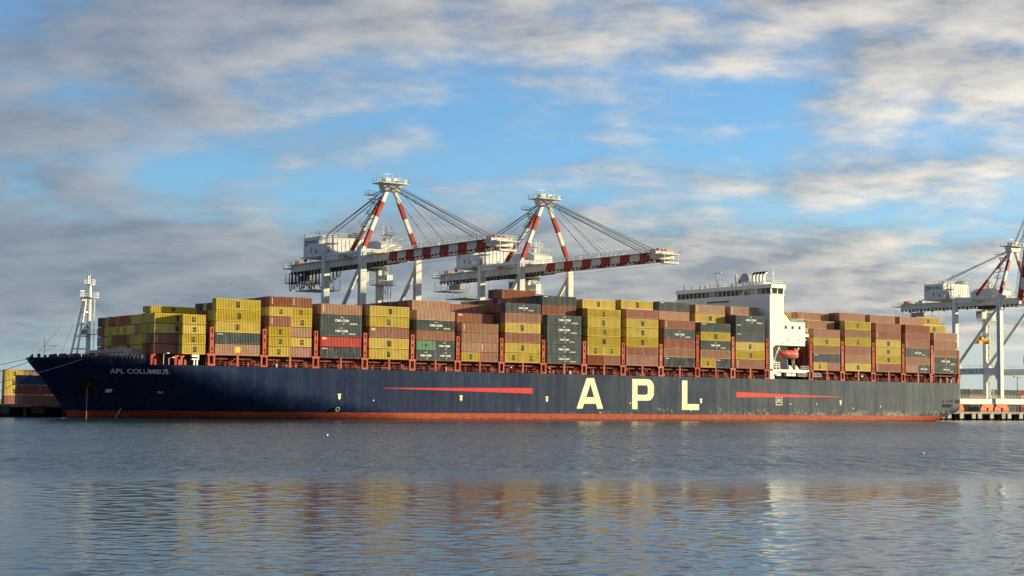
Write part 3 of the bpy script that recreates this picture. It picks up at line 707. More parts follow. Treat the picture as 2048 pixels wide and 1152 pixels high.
for b in LAYOUT:
    bi, r, tier, half, s, v, z, L, H, code = b
    if VISIBLE is None or r == 1 or (bi, r, tier) in VISIBLE:
        make_container('shipping_container', s, v, z, L, H, code, cont_label(b), 'containers stacked on the ship', logo=(r == 1 or r <= 4))
    else: rest.setdefault(CODES[code][1], []).append(b)
if rest:
    mb = MB(); mats = list(rest)
    for k, mt in enumerate(mats):
        for bi, r, tier, half, s, v, z, L, H, code in rest[mt]: mb.box(s + .004, s + L - .004, v, v + CW, z, z + H, k)
    mb.build('stowed_containers', [M[k] for k in mats], label='tightly packed inner container stacks hidden behind the near rows', cat='containers', kind='stuff')

# ------------------------------------------------------------------ lashing bridges, coamings and deck gear
def post_mesh(top, base=13.25, far=HC * 2 - 0.2):
    """one lashing bridge: near-side foot frame, slotted post, cross beams and inner posts"""
    mb = MB(); w = 0.5
    # foot: flared frame round a rectangular opening
    z0, z1 = base, base + 3.0
    mb.prism([(-1.0, z0), (-.52, z0), (-.52, z1 - .55), (-1.2, z1), (-1.2, z1 - .3), (-.9, z1 - .7)], 0.02, 0.5)
    mb.prism([(1.0, z0), (.52, z0), (.52, z1 - .55), (1.2, z1), (1.2, z1 - .3), (.9, z1 - .7)], 0.02, 0.5)
    mb.prism([(-.52, z1 - .55), (.52, z1 - .55), (1.2, z1), (-1.2, z1)], 0.02, 0.5)
    mb.prism([(-.52, z0), (.52, z0), (.52, z0 + .35), (-.52, z0 + .35)], 0.02, 0.5)
    # slotted upright: two flanges and bridges between the slots
    mb.box(-w, -.2, 0.0, 0.6, z1, top); mb.box(.2, w, 0.0, 0.6, z1, top)
    segs = []; slots = [(z1 + .1, z1 + .45), (z1 + .9, z1 + 1.5), (top - 3.2, top - 2.5), (top - 1.5, top - .35)]; a = z1
    for s0_, s1_ in slots: segs.append((a, s0_)); a = s1_
    segs.append((a, top))
    for q0, q1 in segs:
        if q1 > q0: mb.box(-.2, .2, 0.02, 0.58, q0, q1)
    # the bridge itself, reaching across the deck
    for zz in (z1 + .05, (z1 + top) / 2 - .1, top - 1.3): mb.box(-.45, .45, 0.6, far, zz, zz + .22)
    y = 2.55
    while y < far: mb.box(-.4, -.22, y, y + .25, base, top - 1.1); mb.box(.22, .4, y, y + .25, base, top - 1.1); y += 2.5
    return mb
low = post_mesh(22.85).mesh('lashing_bridge', M['deckred']); high = post_mesh(26.0).mesh('lashing_bridge', M['deckred'])
for k, x in enumerate((-1.0, 13.45, 28.2, 42.8, 57.5, 72.1, 86.75, 101.3, 115.95, 130.5, 145.1, 159.7, 174.4, 189.0, 208.5, 223.1, 237.8, 252.5, 267.1)):
    o = link('lashing_bridge', low if k <= 10 else high, ship); o.location = ship_off + Vector((x, 0, 0))
sp_ = MB(); sp_.prism([(279.9, 13.2), (281.5, 13.2), (281.5, 24.4), (280.7, 24.8), (280.7, 15.6), (280.3, 14.3)], 0.02, 1.0); sp_.box(280.5, 281.4, 1.0, HC*2-.4, 16.1, 16.5); sp_.box(280.5, 281.4, 1.0, HC*2-.4, 23, 23.4)
sp_.box(280.6, 280.75, 0.3, 0.4, 24.4, 26.0); sp_.box(281.2, 281.3, 0.3, 0.4, 24.2, 26.0)
part(sp_, 'stern_post', M['deckred'])
sp_ = MB(); sp_.box(267.6, 268.2, .02, .5, 13.2, 23.5); sp_.prism([(266.9,13.2),(267.6,13.2),(267.6,16),(266.5,16)], .02, .5); part(sp_, 'stern_post', M['deckred'])
# hatch coaming wall, side girder, supports
for bi, B in enumerate(BAYS):
    s = B['s']; zt = BASE(s)
    cm = MB(); y0 = 2.4 if bi else 4.0
    cm.box(s - .2, s + 12.4, y0, HC*2 - 2.4, 13.1, zt - .06); part(cm, 'hatch_coaming', M['darkred'])
    if bi == 0: continue
    gd = MB(); gd.box(s + .3, s + 11.9, 0.9, 1.25, zt - 1.15, zt - .75)
    gd.box(s + .2, s + 12.0, .15, 2.4, zt - .16, zt - .04)
    for q in (2.0, 4.2, 8.0, 10.2): gd.box(s + q, s + q + .25, 1.25, 2.4, 13.1, zt - .3)
    part(gd, 'deck_girder', M['darkred'])
    if bi < 18:
        st_ = MB(); st_.box(s + 5.85, s + 6.4, 0.05, 0.45, 13.15, zt - .05); st_.box(s + 5.95, s + 6.3, .45, 2.3, zt - .5, zt - .17); part(st_, 'stanchion', M['deckred'])
    # pipes, valves, lashing bins and small gear on the side deck
    pp = MB()
    for zz, yy, r in ((13.55, 1.7, .11), (13.85, 1.9, .09), (14.6, 2.2, .13), (15.05, 2.1, .08)): pp.tube([(s - .8, yy, zz), (s + 12.9, yy, zz)], r, 6)
    part(pp, 'deck_pipe', M['deckred'])
    r2 = random.Random(100 + bi)
    for i in range(r2.randint(9, 13)):
        x = s + r2.uniform(.6, 11.6); y = r2.uniform(.5, 1.9); hh = r2.uniform(.35, 1.5); ww = r2.uniform(.15, .55); mt = M[r2.choice(('deckred','deckred','deckred','deckred','darkred','darkred','logo_white','darksteel'))]
        typ = r2.random(); gr = MB()
        if typ < .5: gr.box(x, x + ww, y, y + ww, 13.1, 13.1 + hh); nm_ = 'deck_locker'
        elif typ < .8: gr.tube([(x, y, 13.1), (x, y, 13.1 + hh)], .09, 6); gr.tube([(x, y, 13.1 + hh), (x, y, 13.3 + hh)], [.22, .1], 8); nm_ = 'deck_vent'
        else: gr.box(x, x + ww*1.6, y, y + .5, 14.6, 15.1); nm_ = 'lashing_bin'
        part(gr, nm_, mt)
    rl = MB(); rl.rail((s - .3, .12, 13.25), (s + 5.6, .12, 13.25), 1.05, 4, .045); rl.rail((s + 6.6, .12, 13.25), (s + 12.3, .12, 13.25), 1.05, 4, .045); part(rl, 'side_railing', M['deckred'])
# white control box on the forward side deck, lamp posts
wb = MB(); wb.box(-6.1, -4.2, .3, 1.4, 15.3, 15.9); wb.box(-6.1, -4.2, .35, 1.4, 14.6, 14.95); wb.box(-4.5, -4.2, .3, 1.4, 14.95, 15.3); wb.box(-5.6, -5.25, .4, .8, 13.2, 14.6); wb.box(-4.8, -4.45, .4, .8, 13.2, 14.6); part(wb, 'deck_control_box', M['white'])
for x, hgt in ((-13.3, 2.6), (-11.9, 1.6)):
    lp = MB(); lp.tube([(x, .9, 13.2), (x, .9, 13.2 + hgt), (x + 1.0, .8, 13.5 + hgt)], .07, 6); lp.box(x + .8, x + 1.4, .6, 1.0, 13.35 + hgt, 13.6 + hgt); part(lp, 'deck_lamp', M['white'])
for x in (-16.6, -10.3, -8.8):
    dv = MB(); dv.prism([(x, 13.2), (x + .5, 13.2), (x + .6, 15.0), (x + 1.4, 15.6), (x + 1.3, 16.0), (x, 15.6)], 1.0, 1.5); dv.box(x + .9, x + 1.5, .9, 1.6, 13.2, 14.6); part(dv, 'deck_davit', M['deckred'])
# ------------------------------------------------------------------ bow: breakwater, mooring gear, foremast
bw = MB()
bw.prism([(-20.6, 14.0), (-20.2, 14.0), (-18.4, 17.3), (-18.8, 17.3)], 7.0, 38.0); bw.prism([(-20.2,13.0),(-15.4,13.0),(-15.4,16.6),(-18.4,17.3)], 6.8, 7.1)
brk = part(bw, 'breakwater', M['mauve'])
for i in range(9):
    hm = MB(); y = 12.0 + i * 2.6; hm.tube([(-19.5, y, 16.15), (-18.9, y, 16.35)], .26, 10); hm.build('breakwater_opening', M['black'], brk)
for i in range(12):
    y = 10 + i * 2.3; hm = MB(); hm.box(-22.4, -22.0, y, y + .5, 14.4, 15.4); 
    if i % 2 == 0: hm.tube([(-22.2, y + 1.1, 14.4), (-22.2, y + 1.1, 15.3)], .25, 8)
    part(hm, 'deck_bitt', M['white'] if i in (3, 5, 6, 7) else M['mauve'])
for x, y, r in ((-26.5, 14.0, .95), (-25.0, 11.5, 1.0), (-29, 17.0, .9), (-27.8, 20, .85), (-24.0, 17.5, 1.05), (-31.5, 19, .8), (-31.5, 26, .8), (-26, 29, .95)):
    wn = MB(); r *= .78; wn.tube([(x, y, 15.0), (x, y + 1.9, 15.0)], r, 14); 
    for yy in (y - .12, y + 1.9): wn.tube([(x, yy, 15.0), (x, yy + .14, 15.0)], r + .28, 14)
    wn.box(x - .8, x + .8, y - .5, y - .15, 13.6, 15.2); wn.box(x - .9, x + .9, y - .2, y + 2.2, 13.2, 13.7)
    part(wn, 'mooring_winch', M['darkred'])
# bulwark chocks and rollers along the bow rail
for i in range(26):
    s_ = -39.0 + i * 0.82; y = HC - hb(s_, 14.5); ck = MB(); hh = (.35, .75, .5, .6)[i % 4]
    ck.box(s_ - .32, s_ + .32, y + .02, y + .6, 14.45, 14.8 + hh)
    if i % 3 == 1: ck.tube([(s_, y + .3, 14.6), (s_, y + .3, 15.6)], .3, 8)
    part(ck, 'fairlead', M['darksteel'])
fm_ = MB()
fm_.tube([(-38.3, HC, 14.5), (-38.3, HC, 15.6)], .25, 8); part(fm_, 'stem_roller', M['darksteel'])
mast = MB(); mx, my = -24.2, HC
mast.tube([(mx, my, 13.3), (mx, my, 31.0), (mx, my, 33.6)], [.62, .5, .38], 12)
mast_o = part(mast, 'foremast', M['white'], smooth=False)
for dy in (-2.3, 2.3):
    lg_ = MB(); lg_.tube([(mx - 4.0, my + dy, 13.4), (mx - 1.2, my + dy * .35, 29.6)], .27, 8); lg_.build('mast_leg', M['white'], mast_o)
def legp(z, dy): t_ = (z - 13.4) / 16.2; return (lerp(mx - 4.0, mx - 1.2, t_), my + dy * lerp(1, .35, t_), z)
for z in (17.2, 20.4, 23.4, 26.4):
    rg = MB(); rg.bar(legp(z, -2.3), legp(z, 2.3), .28); rg.bar(legp(z, -2.3), (mx, my, z), .26); rg.bar(legp(z, 2.3), (mx, my, z), .26); rg.build('mast_brace', M['white'], mast_o)
for z, r in ((21.0, 2.1), (30.2, 2.3), (33.5, 1.3)):
    pf = MB(); pf.prism([(mx + r*cos(a*pi/5), my + r*1.15*sin(a*pi/5)) for a in range(10)], z - .15, z, 'z')
    for a in range(10):
        a0, a1 = a*pi/5, (a+1)*pi/5; p0 = Vector((mx + r*cos(a0), my + r*1.15*sin(a0), z)); p1 = Vector((mx + r*cos(a1), my + r*1.15*sin(a1), z))
        pf.bar(p0, p0 + Vector((0,0,1.1)), .07)
        for hh in (.55, 1.1): pf.bar(p0 + Vector((0,0,hh)), p1 + Vector((0,0,hh)), .06)
    pf.build('mast_platform', M['white'], mast_o)
rd = MB(); rd.tube([(mx - 2.2, my - 1, 30.2), (mx - 2.2, my - 1, 31.6)], .15, 6); rd.box(mx - 2.9, mx - 1.7, my - 1.2, my - .8, 31.5, 31.8); rd.box(mx-2.5, mx-1.6, my-1.4, my-.5, 29.2, 30.0); rd.build('radar_scanner', M['white'], mast_o)
rd = MB(); rd.tube([(mx, my, 33.5), (mx, my, 36.0)], .1, 6); rd.tube([(mx - .5, my, 33.6), (mx - .5, my, 35.6)], .22, 8); rd.build('masthead_light', M['white'], mast_o)
hn = MB(); hn.tube([(mx - 1.2, my - .4, 21.1), (mx - 1.2, my - .4, 22.4), (mx - .6, my - .4, 23.0), (mx, my - .4, 22.4)], .22, 8); hn.box(mx - 2.0, mx - .8, my - 1.6, my - .4, 21.0, 22.0); hn.build('fog_horn', M['steel'], mast_o)
ld = MB()
for dy in (-.25, .25): ld.bar((mx + 1.2, my + dy - .6, 13.4), (mx + 1.2, my + dy - .6, 30.1), .07)
for i in range(48): ld.bar((mx + 1.2, my - .85, 13.7 + i*.34), (mx + 1.2, my - .35, 13.7 + i*.34), .05)
ld.build('mast_ladder', M['white'], mast_o)
st_ = MB()
for a, b in (((mx - 1.8, my - 1.2, 29.6), (-37.8, HC - .5, 15.0)), ((mx - 1.8, my - .6, 29.4), (-33.5, HC - 6, 15.0)), ((mx, my, 29.6), (-16.8, 14, 20.6))): st_.tube([a, b], .035, 5)
st_.build('mast_stay', M['steel'], mast_o)
jk = MB(); jk.tube([(-36.0, HC - 2, 14.6), (-36.0, HC - 2, 19.6)], .06, 6); jk.tube([(-36.0, HC - 2, 17.6), (-32.5, HC - 2, 17.8)], .05, 5); jk.tube([(-36, HC - 2, 16.2), (-32.9, HC - 2, 17.8)], .04, 5); part(jk, 'jackstaff', M['steel'])

# ------------------------------------------------------------------ superstructure
sup = MB()
sup.prism([(190.2, 13.2), (191.5, 13.2), (191.5, 23.0), (192.6, 24.0), (205.8, 24.0), (205.8, 31.55), (199.3, 31.55), (196.3, 34.3), (196.3, 39.9), (190.2, 39.9)], 0.0, 9.5)
sup.box(190.2, 196.3, 9.5, HC*2, 13.2, 39.9)
sup.box(191.5, 205.8, 9.0, 36, 13.2, 31.5); sup.box(196.3, 204, 12.0, 34.0, 31.5, 40.0)
sup.box(191.5, 206, 8.0, 9.0, 13.2, 24.0)
sup_o = part(sup, 'superstructure', M['white'])
br = MB()
br.prism([(190.9, 39.9), (196.2, 39.9), (196.8, 42.1), (190.75, 42.1)], 0.3, HC*2 - .3)   # glazed storey (behind the panes)
bridge_o = br.build('bridge_deck', M['darksteel'], sup_o)
fa = MB(); fa.prism([(190.4, 42.1), (197.0, 42.1), (196.9, 43.4), (190.6, 43.4)], -0.3, HC*2 + .3); fa.box(190.5, 196.5, -.15, HC*2 + .15, 39.92, 40.28)
fa.build('bridge_fascia', M['white'], sup_o)
for i in range(22):
    y0 = .6 + i * 2.02
    wn = MB(); wn.add([(190.86, y0, 40.35), (190.86, y0 + 1.7, 40.35), (190.73, y0 + 1.7, 42.0), (190.73, y0, 42.0)], [(0,1,2,3)]); wn.build('bridge_window', M['glass'], bridge_o)
    mu = MB(); mu.add([(190.80, y0 + 1.72, 40.28), (190.80, y0 + 2.0, 40.28), (190.66, y0 + 2.0, 42.1), (190.66, y0 + 1.72, 42.1)], [(0,1,2,3)]); mu.build('window_mullion', M['white'], bridge_o)
for x0 in (191.4, 193.9):
    wn = MB(); wn.add([(x0, .27, 40.4), (x0 + 2.1, .27, 40.4), (x0 + 2.25, .27, 41.95), (x0, .27, 41.95)], [(0,1,2,3)]); wn.build('bridge_window', M['glass'], bridge_o)
for pz in ([(190.75,39.9),(191.35,39.9),(191.35,42.1),(190.62,42.1)], [(193.5,40.2),(193.9,40.2),(193.9,42.1),(193.65,42.1)], [(196.05,39.9),(196.5,39.9),(196.9,42.1),(196.3,42.1)]): wl = MB(); wl.prism(pz, .2, .32); wl.build('wing_frame', M['white'], bridge_o)
# wall lamp strip, side windows, rust marks
lt = MB(); lt.box(189.95, 190.2, 19.0, 29.0, 38.4, 38.75); lt.build('wall_lamp_strip', M['darksteel'], sup_o)
for x in (197.2, 200.2, 203.3):
    f_ = MB(); f_.box(x - .62, x + .62, -.06, 0, 29.1, 30.5); fo = f_.build('side_window', M['white'], sup_o)
    g_ = MB(); g_.box(x - .42, x + .42, -.075, -.061, 29.3, 30.3); g_.build('window_pane', M['glass'], fo)
for x, z in ((198.4, 26.0), (202.9, 25.9)):
    f_ = MB(); f_.prism(arc(x, z, .22, 0, 330, 10), -.05, 0); f_.build('vent_opening', M['darksteel'], sup_o)
for x in (192.5, 196.0, 200.5): 
    f_ = MB(); f_.box(x - .12, x + .12, -.12, 0, 24.5, 24.75); f_.build('pad_eye', M['deckred'], sup_o)
rl = MB()
for k in range(12): 
    y = k * 4.1; 
rl.rail((190.8, .1, 43.4), (190.8, HC*2 - .1, 43.4), 1.1, 30, .07); rl.rail((190.8, .1, 43.4), (196.7, .1, 43.4), 1.1, 5, .07); rl.rail((196.7, .1, 43.4), (196.7, HC*2, 43.4), 1.1, 24, .07)
rl.rail((199.6, .15, 31.55), (205.6, .15, 31.55), 1.1, 7, .07); rl.rail((205.6, .15, 31.55), (205.6, 12, 31.55), 1.1, 7, .07)
rl.build('upper_railing', M['white'], sup_o)
bk_ = MB(); bk_.box(205.8, 207.4, .8, 2.4, 26.0, 26.25); bk_.box(205.8, 207.8, .3, .7, 27.0, 28.0); bk_.rail((205.9, .2, 28.4), (207.2, .2, 28.4), 1.4, 3); bk_.build('aft_bracket', M['white'], sup_o)
# compass-deck gear: radar mast, domes, lamps
rm = MB(); c0 = Vector((192.6, 27.0, 43.4))
rm.tube([c0, c0 + Vector((0,0,5.2))], .16, 8); rm.bar(c0 + Vector((0,-1.9,5.0)), c0 + Vector((0,1.9,5.0)), .3, .35); rm.box(c0.x-.7, c0.x+.7, c0.y-.9, c0.y+.9, c0.z+2.7, c0.z+2.85); rm.bar(c0 + Vector((0,-1.3,3.4)), c0 + Vector((0,1.3,3.4)), .22)
for a in range(3): rm.bar(c0 + Vector((1.5*cos(a*2.1), 1.5*sin(a*2.1), 0)), c0 + Vector((0,0,2.7)), .14)
rm.build('radar_mast', M['white'], sup_o)
for y, hgt, r in ((18.6, 4.2, .32), (20.5, 1.4, .3), (36, 1.5, .18), (33.5, 1.2, .2), (40, 1.4, .15), (44, 2.0, .15), (.9, 2.4, .22), (31, 1.7, .12)):
    a_ = MB(); a_.tube([(193, y, 43.4), (193, y, 43.4 + hgt*.6), (193, y, 43.4 + hgt)], [r*1.2, r, r*.5], 8); a_.build('deck_aerial', M['white'] if hgt > 2 else M['darksteel'], sup_o)
# funnel casing with its curved exhaust uptakes
fn = MB(); fn.box(199.0, 206.0, 13.5, 24.5, 38.0, 44.0); fn.tube([(200.5, 20.6, 43.8), (200.5, 20.6, 45.5)], 2.1, 18); fun_o = fn.build('funnel_casing', M['white'], sup_o)
dm = MB(); dm.tube([(199.3, 21.2, 46.3), (202.6, 21.2, 46.3)], 2.15, 22); dm.build('funnel_drum', M['steel'], fun_o)
ub = MB(); ub.box(199.6, 203.4, 12.9, 19.7, 43.95, 45.2); ub.build('uptake_base', M['white'], fun_o)
for i in range(4):
    y = 18.5 - i * 1.55; ex = MB(); prof = [(199.95, 45.2), (200.75, 45.2), (200.75, 47.0)] + [(201.9 - 1.15*cos(a_), 47.0 + 1.1*sin(a_)) for a_ in (pi*.12, pi*.28, pi*.42, pi*.5)] + [(201.9 - 1.95*cos(a_), 47.0 + 1.75*sin(a_)) for a_ in (pi*.5, pi*.4, pi*.28, pi*.12)] + [(199.95, 47.0)]
    ex.prism(prof, y - .95, y); exo = ex.build('exhaust_pipe', M['white'], fun_o)
    cp = MB(); cp.prism([(201.9 - 2.0*cos(a_), 47.0 + 1.8*sin(a_)) for a_ in (pi*.15, pi*.28, pi*.4, pi*.52)] + [(201.9 - 1.7*cos(a_), 47.0 + 1.55*sin(a_)) for a_ in (pi*.52, pi*.4, pi*.28, pi*.15)], y - .99, y + .03); cp.build('soot_cap', M['black'], exo)
fr_ = MB()
for y in (23.6, 24.6, 25.6): fr_.tube([(200.2, y, 43.4), (200.2, y, 43.4 + 3.4 - abs(y-23)*.4)], .32, 8)
fr_.box(199.7, 200.6, 23.2, 24.9, 45.0, 46.8); fr_.rail((198.8, 11.5, 43.9), (198.8, 25.5, 43.9), 1.2, 9, .09)
fr_.bar((200, 25.6, 43.4), (200, 25.6, 48.6), .14); fr_.bar((203, 11.5, 43.4), (203, 11.5, 49.0), .14); fr_.bar((199.3,25.6,47.8),(200.7,25.6,47.8),.12); fr_.bar((202.3,11.5,48),(203.7,11.5,48),.12)
fr_.build('funnel_fittings', M['white'], fun_o)
fl_ = MB(); fl_.box(199.6, 199.68, 22.9, 24.4, 45.1, 46.4); fl_.build('funnel_badge', M['crane_red'], fun_o)
# lifeboat recess
pl = MB(); pl.box(190.2, 207.6, 0.0, 9.0, 15.85, 16.35); pl.prism([(205.2,15.3),(205.2,16.34),(209.6,16.34)], .02, 1.5); pl.prism([(190.2, 14.2), (192.8, 14.9), (193.4, 15.4), (205.2, 15.4), (205.2, 15.86), (190.2, 15.86)], 0.01, .8); pl.build('boat_deck', M['white'], sup_o)
for bx in ((193.6, 195.5, .5, 1.6, 14.3, 15.3), (198.0, 199.9, .5, 1.6, 14.3, 15.3), (200.2, 202.1, .5, 1.6, 14.3, 15.3), (191.5, 193.0, .9, 2.0, 13.2, 14.4)):
    ob_ = MB(); ob_.box(*bx); ob_.build('raft_canister', M['white'], sup_o)
pk = MB(); pk.box(190.0, 194.6, -.05, .1, 16.35, 17.6); 
pk = MB(); pk.rail((190.3, .1, 16.35), (194.4, .1, 16.35), 2.2, 3, .28, (.35, .68, 1.0)); pk.build('boat_deck_railing', M['white'], sup_o); pk = MB(); pk.rail((204.0, .1, 16.35), (207.3, .1, 16.35), 1.2, 3, .09); pk.build('boat_deck_railing', M['white'], sup_o)
for x in (199.0, 201.8): pk = MB(); pk.prism([(x, 16.35), (x + 1.6, 16.35), (x + 1.4, 16.75), (x + .3, 17.7), (x - .2, 17.7)], .2, .5); pk.build('boat_cradle', M['white'], sup_o)
for x in (195.2, 203.8):
    dvt = MB(); dvt.bar((x, 4.5, 16.4), (x - .3, 2.2, 20.5), .35); dvt.bar((x - .3, 2.2, 20.5), (x, 1.2, 23.2), .3); dvt.bar((x - 2.2, 3.6, 22.8), (x - .6, 2.0, 18.6), .3); dvt.tube([(x, 1.2, 23.0), (x, 1.6, 21.8)], .06, 5)
    dvt.box(x - .25, x + .25, .9, 1.4, 23.0, 23.5); dvt.build('boat_davit', M['white'], sup_o)
for x in (199.2, 201.3, 202.2): dvt = MB(); dvt.bar((x, .9, 16.4), (x + .3, 1.8, 19.6), .13); dvt.build('davit_strut', M['white'], sup_o)
dvt = MB(); dvt.bar((191.4, 2, 22.5), (194.4, 2.6, 18.6), .35); dvt.build('davit_strut', M['white'], sup_o)
for bx in ((197.0, 199.0, 4.5, 6.0, 16.4, 19.0), (192.2, 193.8, 5, 6, 16.4, 19.0)): cb_ = MB(); cb_.box(*bx); cb_.build('deck_locker', M['darksteel'], sup_o)
lb = empty('lifeboat', (199.9, 1.9, 21.1), 'orange enclosed lifeboat hanging under the white superstructure overhang', 'lifeboat')
hb_ = MB(); secs = [(-4.1,.35,.25),(-3.7,.9,.6),(-2.6,1.3,.95),(0,1.45,1.1),(2.6,1.3,1.05),(3.8,1.0,.95),(4.1,.75,.8)]
def hullsec(x, w_, d_): return [(x, w_*cos(a)*1.0, -d_*1.15*sin(a)) for a in [pi*i/10 for i in range(11)]]
rows = [hullsec(*q) for q in secs]; vs = sum(rows, []); n = 11
hb_.add(vs, [(i*n+j, (i+1)*n+j, (i+1)*n+j+1, i*n+j+1) for i in range(len(secs)-1) for j in range(n-1)] + [tuple(range(n)), tuple((len(secs)-1)*n + k for k in range(n))])
hb_.build('boat_hull', M['boat'], lb, smooth=True)
cn = MB(); secs2 = [(-3.9,.4,.25),(-3.2,1.0,.75),(-1.5,1.25,1.0),(1.5,1.25,1.05),(2.6,1.2,1.1),(3.9,.9,.9)]
rows = [[(x, y, -z*1.3 + .03) for x, y, z in hullsec(*q)] for q in secs2]; vs = sum(rows, [])
cn.add(vs, [(i*n+j, (i+1)*n+j, (i+1)*n+j+1, i*n+j+1) for i in range(len(secs2)-1) for j in range(n-1)] + [tuple(range(n)), tuple((len(secs2)-1)*n + k for k in range(n))])
cn.box(2.4, 3.7, -.7, .7, 1.2, 2.15); cn.build('boat_canopy', M['boat'], lb, smooth=False)
rb = MB(); rb.tube([(-3.6,-.95,.02),(-2.6,-1.35,0),(0,-1.5,0),(2.6,-1.36,0),(3.9,-1.0,0)], .09, 6); rb.build('rubbing_strake', M['darkred'], lb)
for x in (-3.3, 3.1): hk = MB(); hk.tube([(x,0,.7),(x,0,1.9)], .08, 6); hk.build('lifting_hook', M['white'], lb)
# accommodation ladder stowed along the side
al = MB(); al.box(202.6, 213.6, .25, .35, 14.35, 14.5); al.box(202.6, 213.6, .25, .35, 15.2, 15.35)
for i in range(22): al.bar((202.7 + i*.5, .3, 14.4), (202.95 + i*.5, .3, 15.3), .09); al.bar((202.95 + i*.5, .3, 15.3), (203.2 + i*.5, .3, 14.4), .09)
al.box(203, 213.2, .4, .9, 14.2, 14.3); part(al, 'accommodation_ladder', M['steel'])
for x in (272.0, 275.6, 277.6):
    mb_ = MB(); mb_.tube([(x, .8, 13.2), (x, .8, 14.3)], .3, 8); mb_.tube([(x, .8, 14.3), (x, .8, 14.6)], .42, 8); part(mb_, 'stern_vent_head', M['white'])

# ------------------------------------------------------------------ mooring lines
def mooring(a, b, sag, label):
    a = Vector(a); b = Vector(b); pts = []
    for i in range(25):
        t_ = i/24; p = a.lerp(b, t_); p.z -= sag*4*t_*(1-t_); pts.append(p)
    mb = MB(); mb.tube(pts, .075, 6); mb.build('mooring_line', M['rope'], label=label, cat='rope', group='mooring lines at the bow')
mooring((-38.4, 21.5, 14.7), (-98, QY + 1.3, QZ + .6), 1.2, 'upper mooring rope running from the bow tip to the left edge')
mooring((-37.6, 20.0, 14.5), (-74, QY + 1.3, QZ + .6), 1.6, 'second mooring rope just below the uppermost one at the bow')
mooring((-31.0, HC - hb(-31, 14.4) - .1, 14.3), (-74, QY + 1.3, QZ + .6), 2.2, 'mooring rope crossing the bow plating towards the quay')
mooring((-30.0, HC - hb(-30, 13.6) + 30, 13.8), (-50, QY + 1.3, QZ + .6), 2.5, 'slack mooring rope in front of the maroon quay containers')

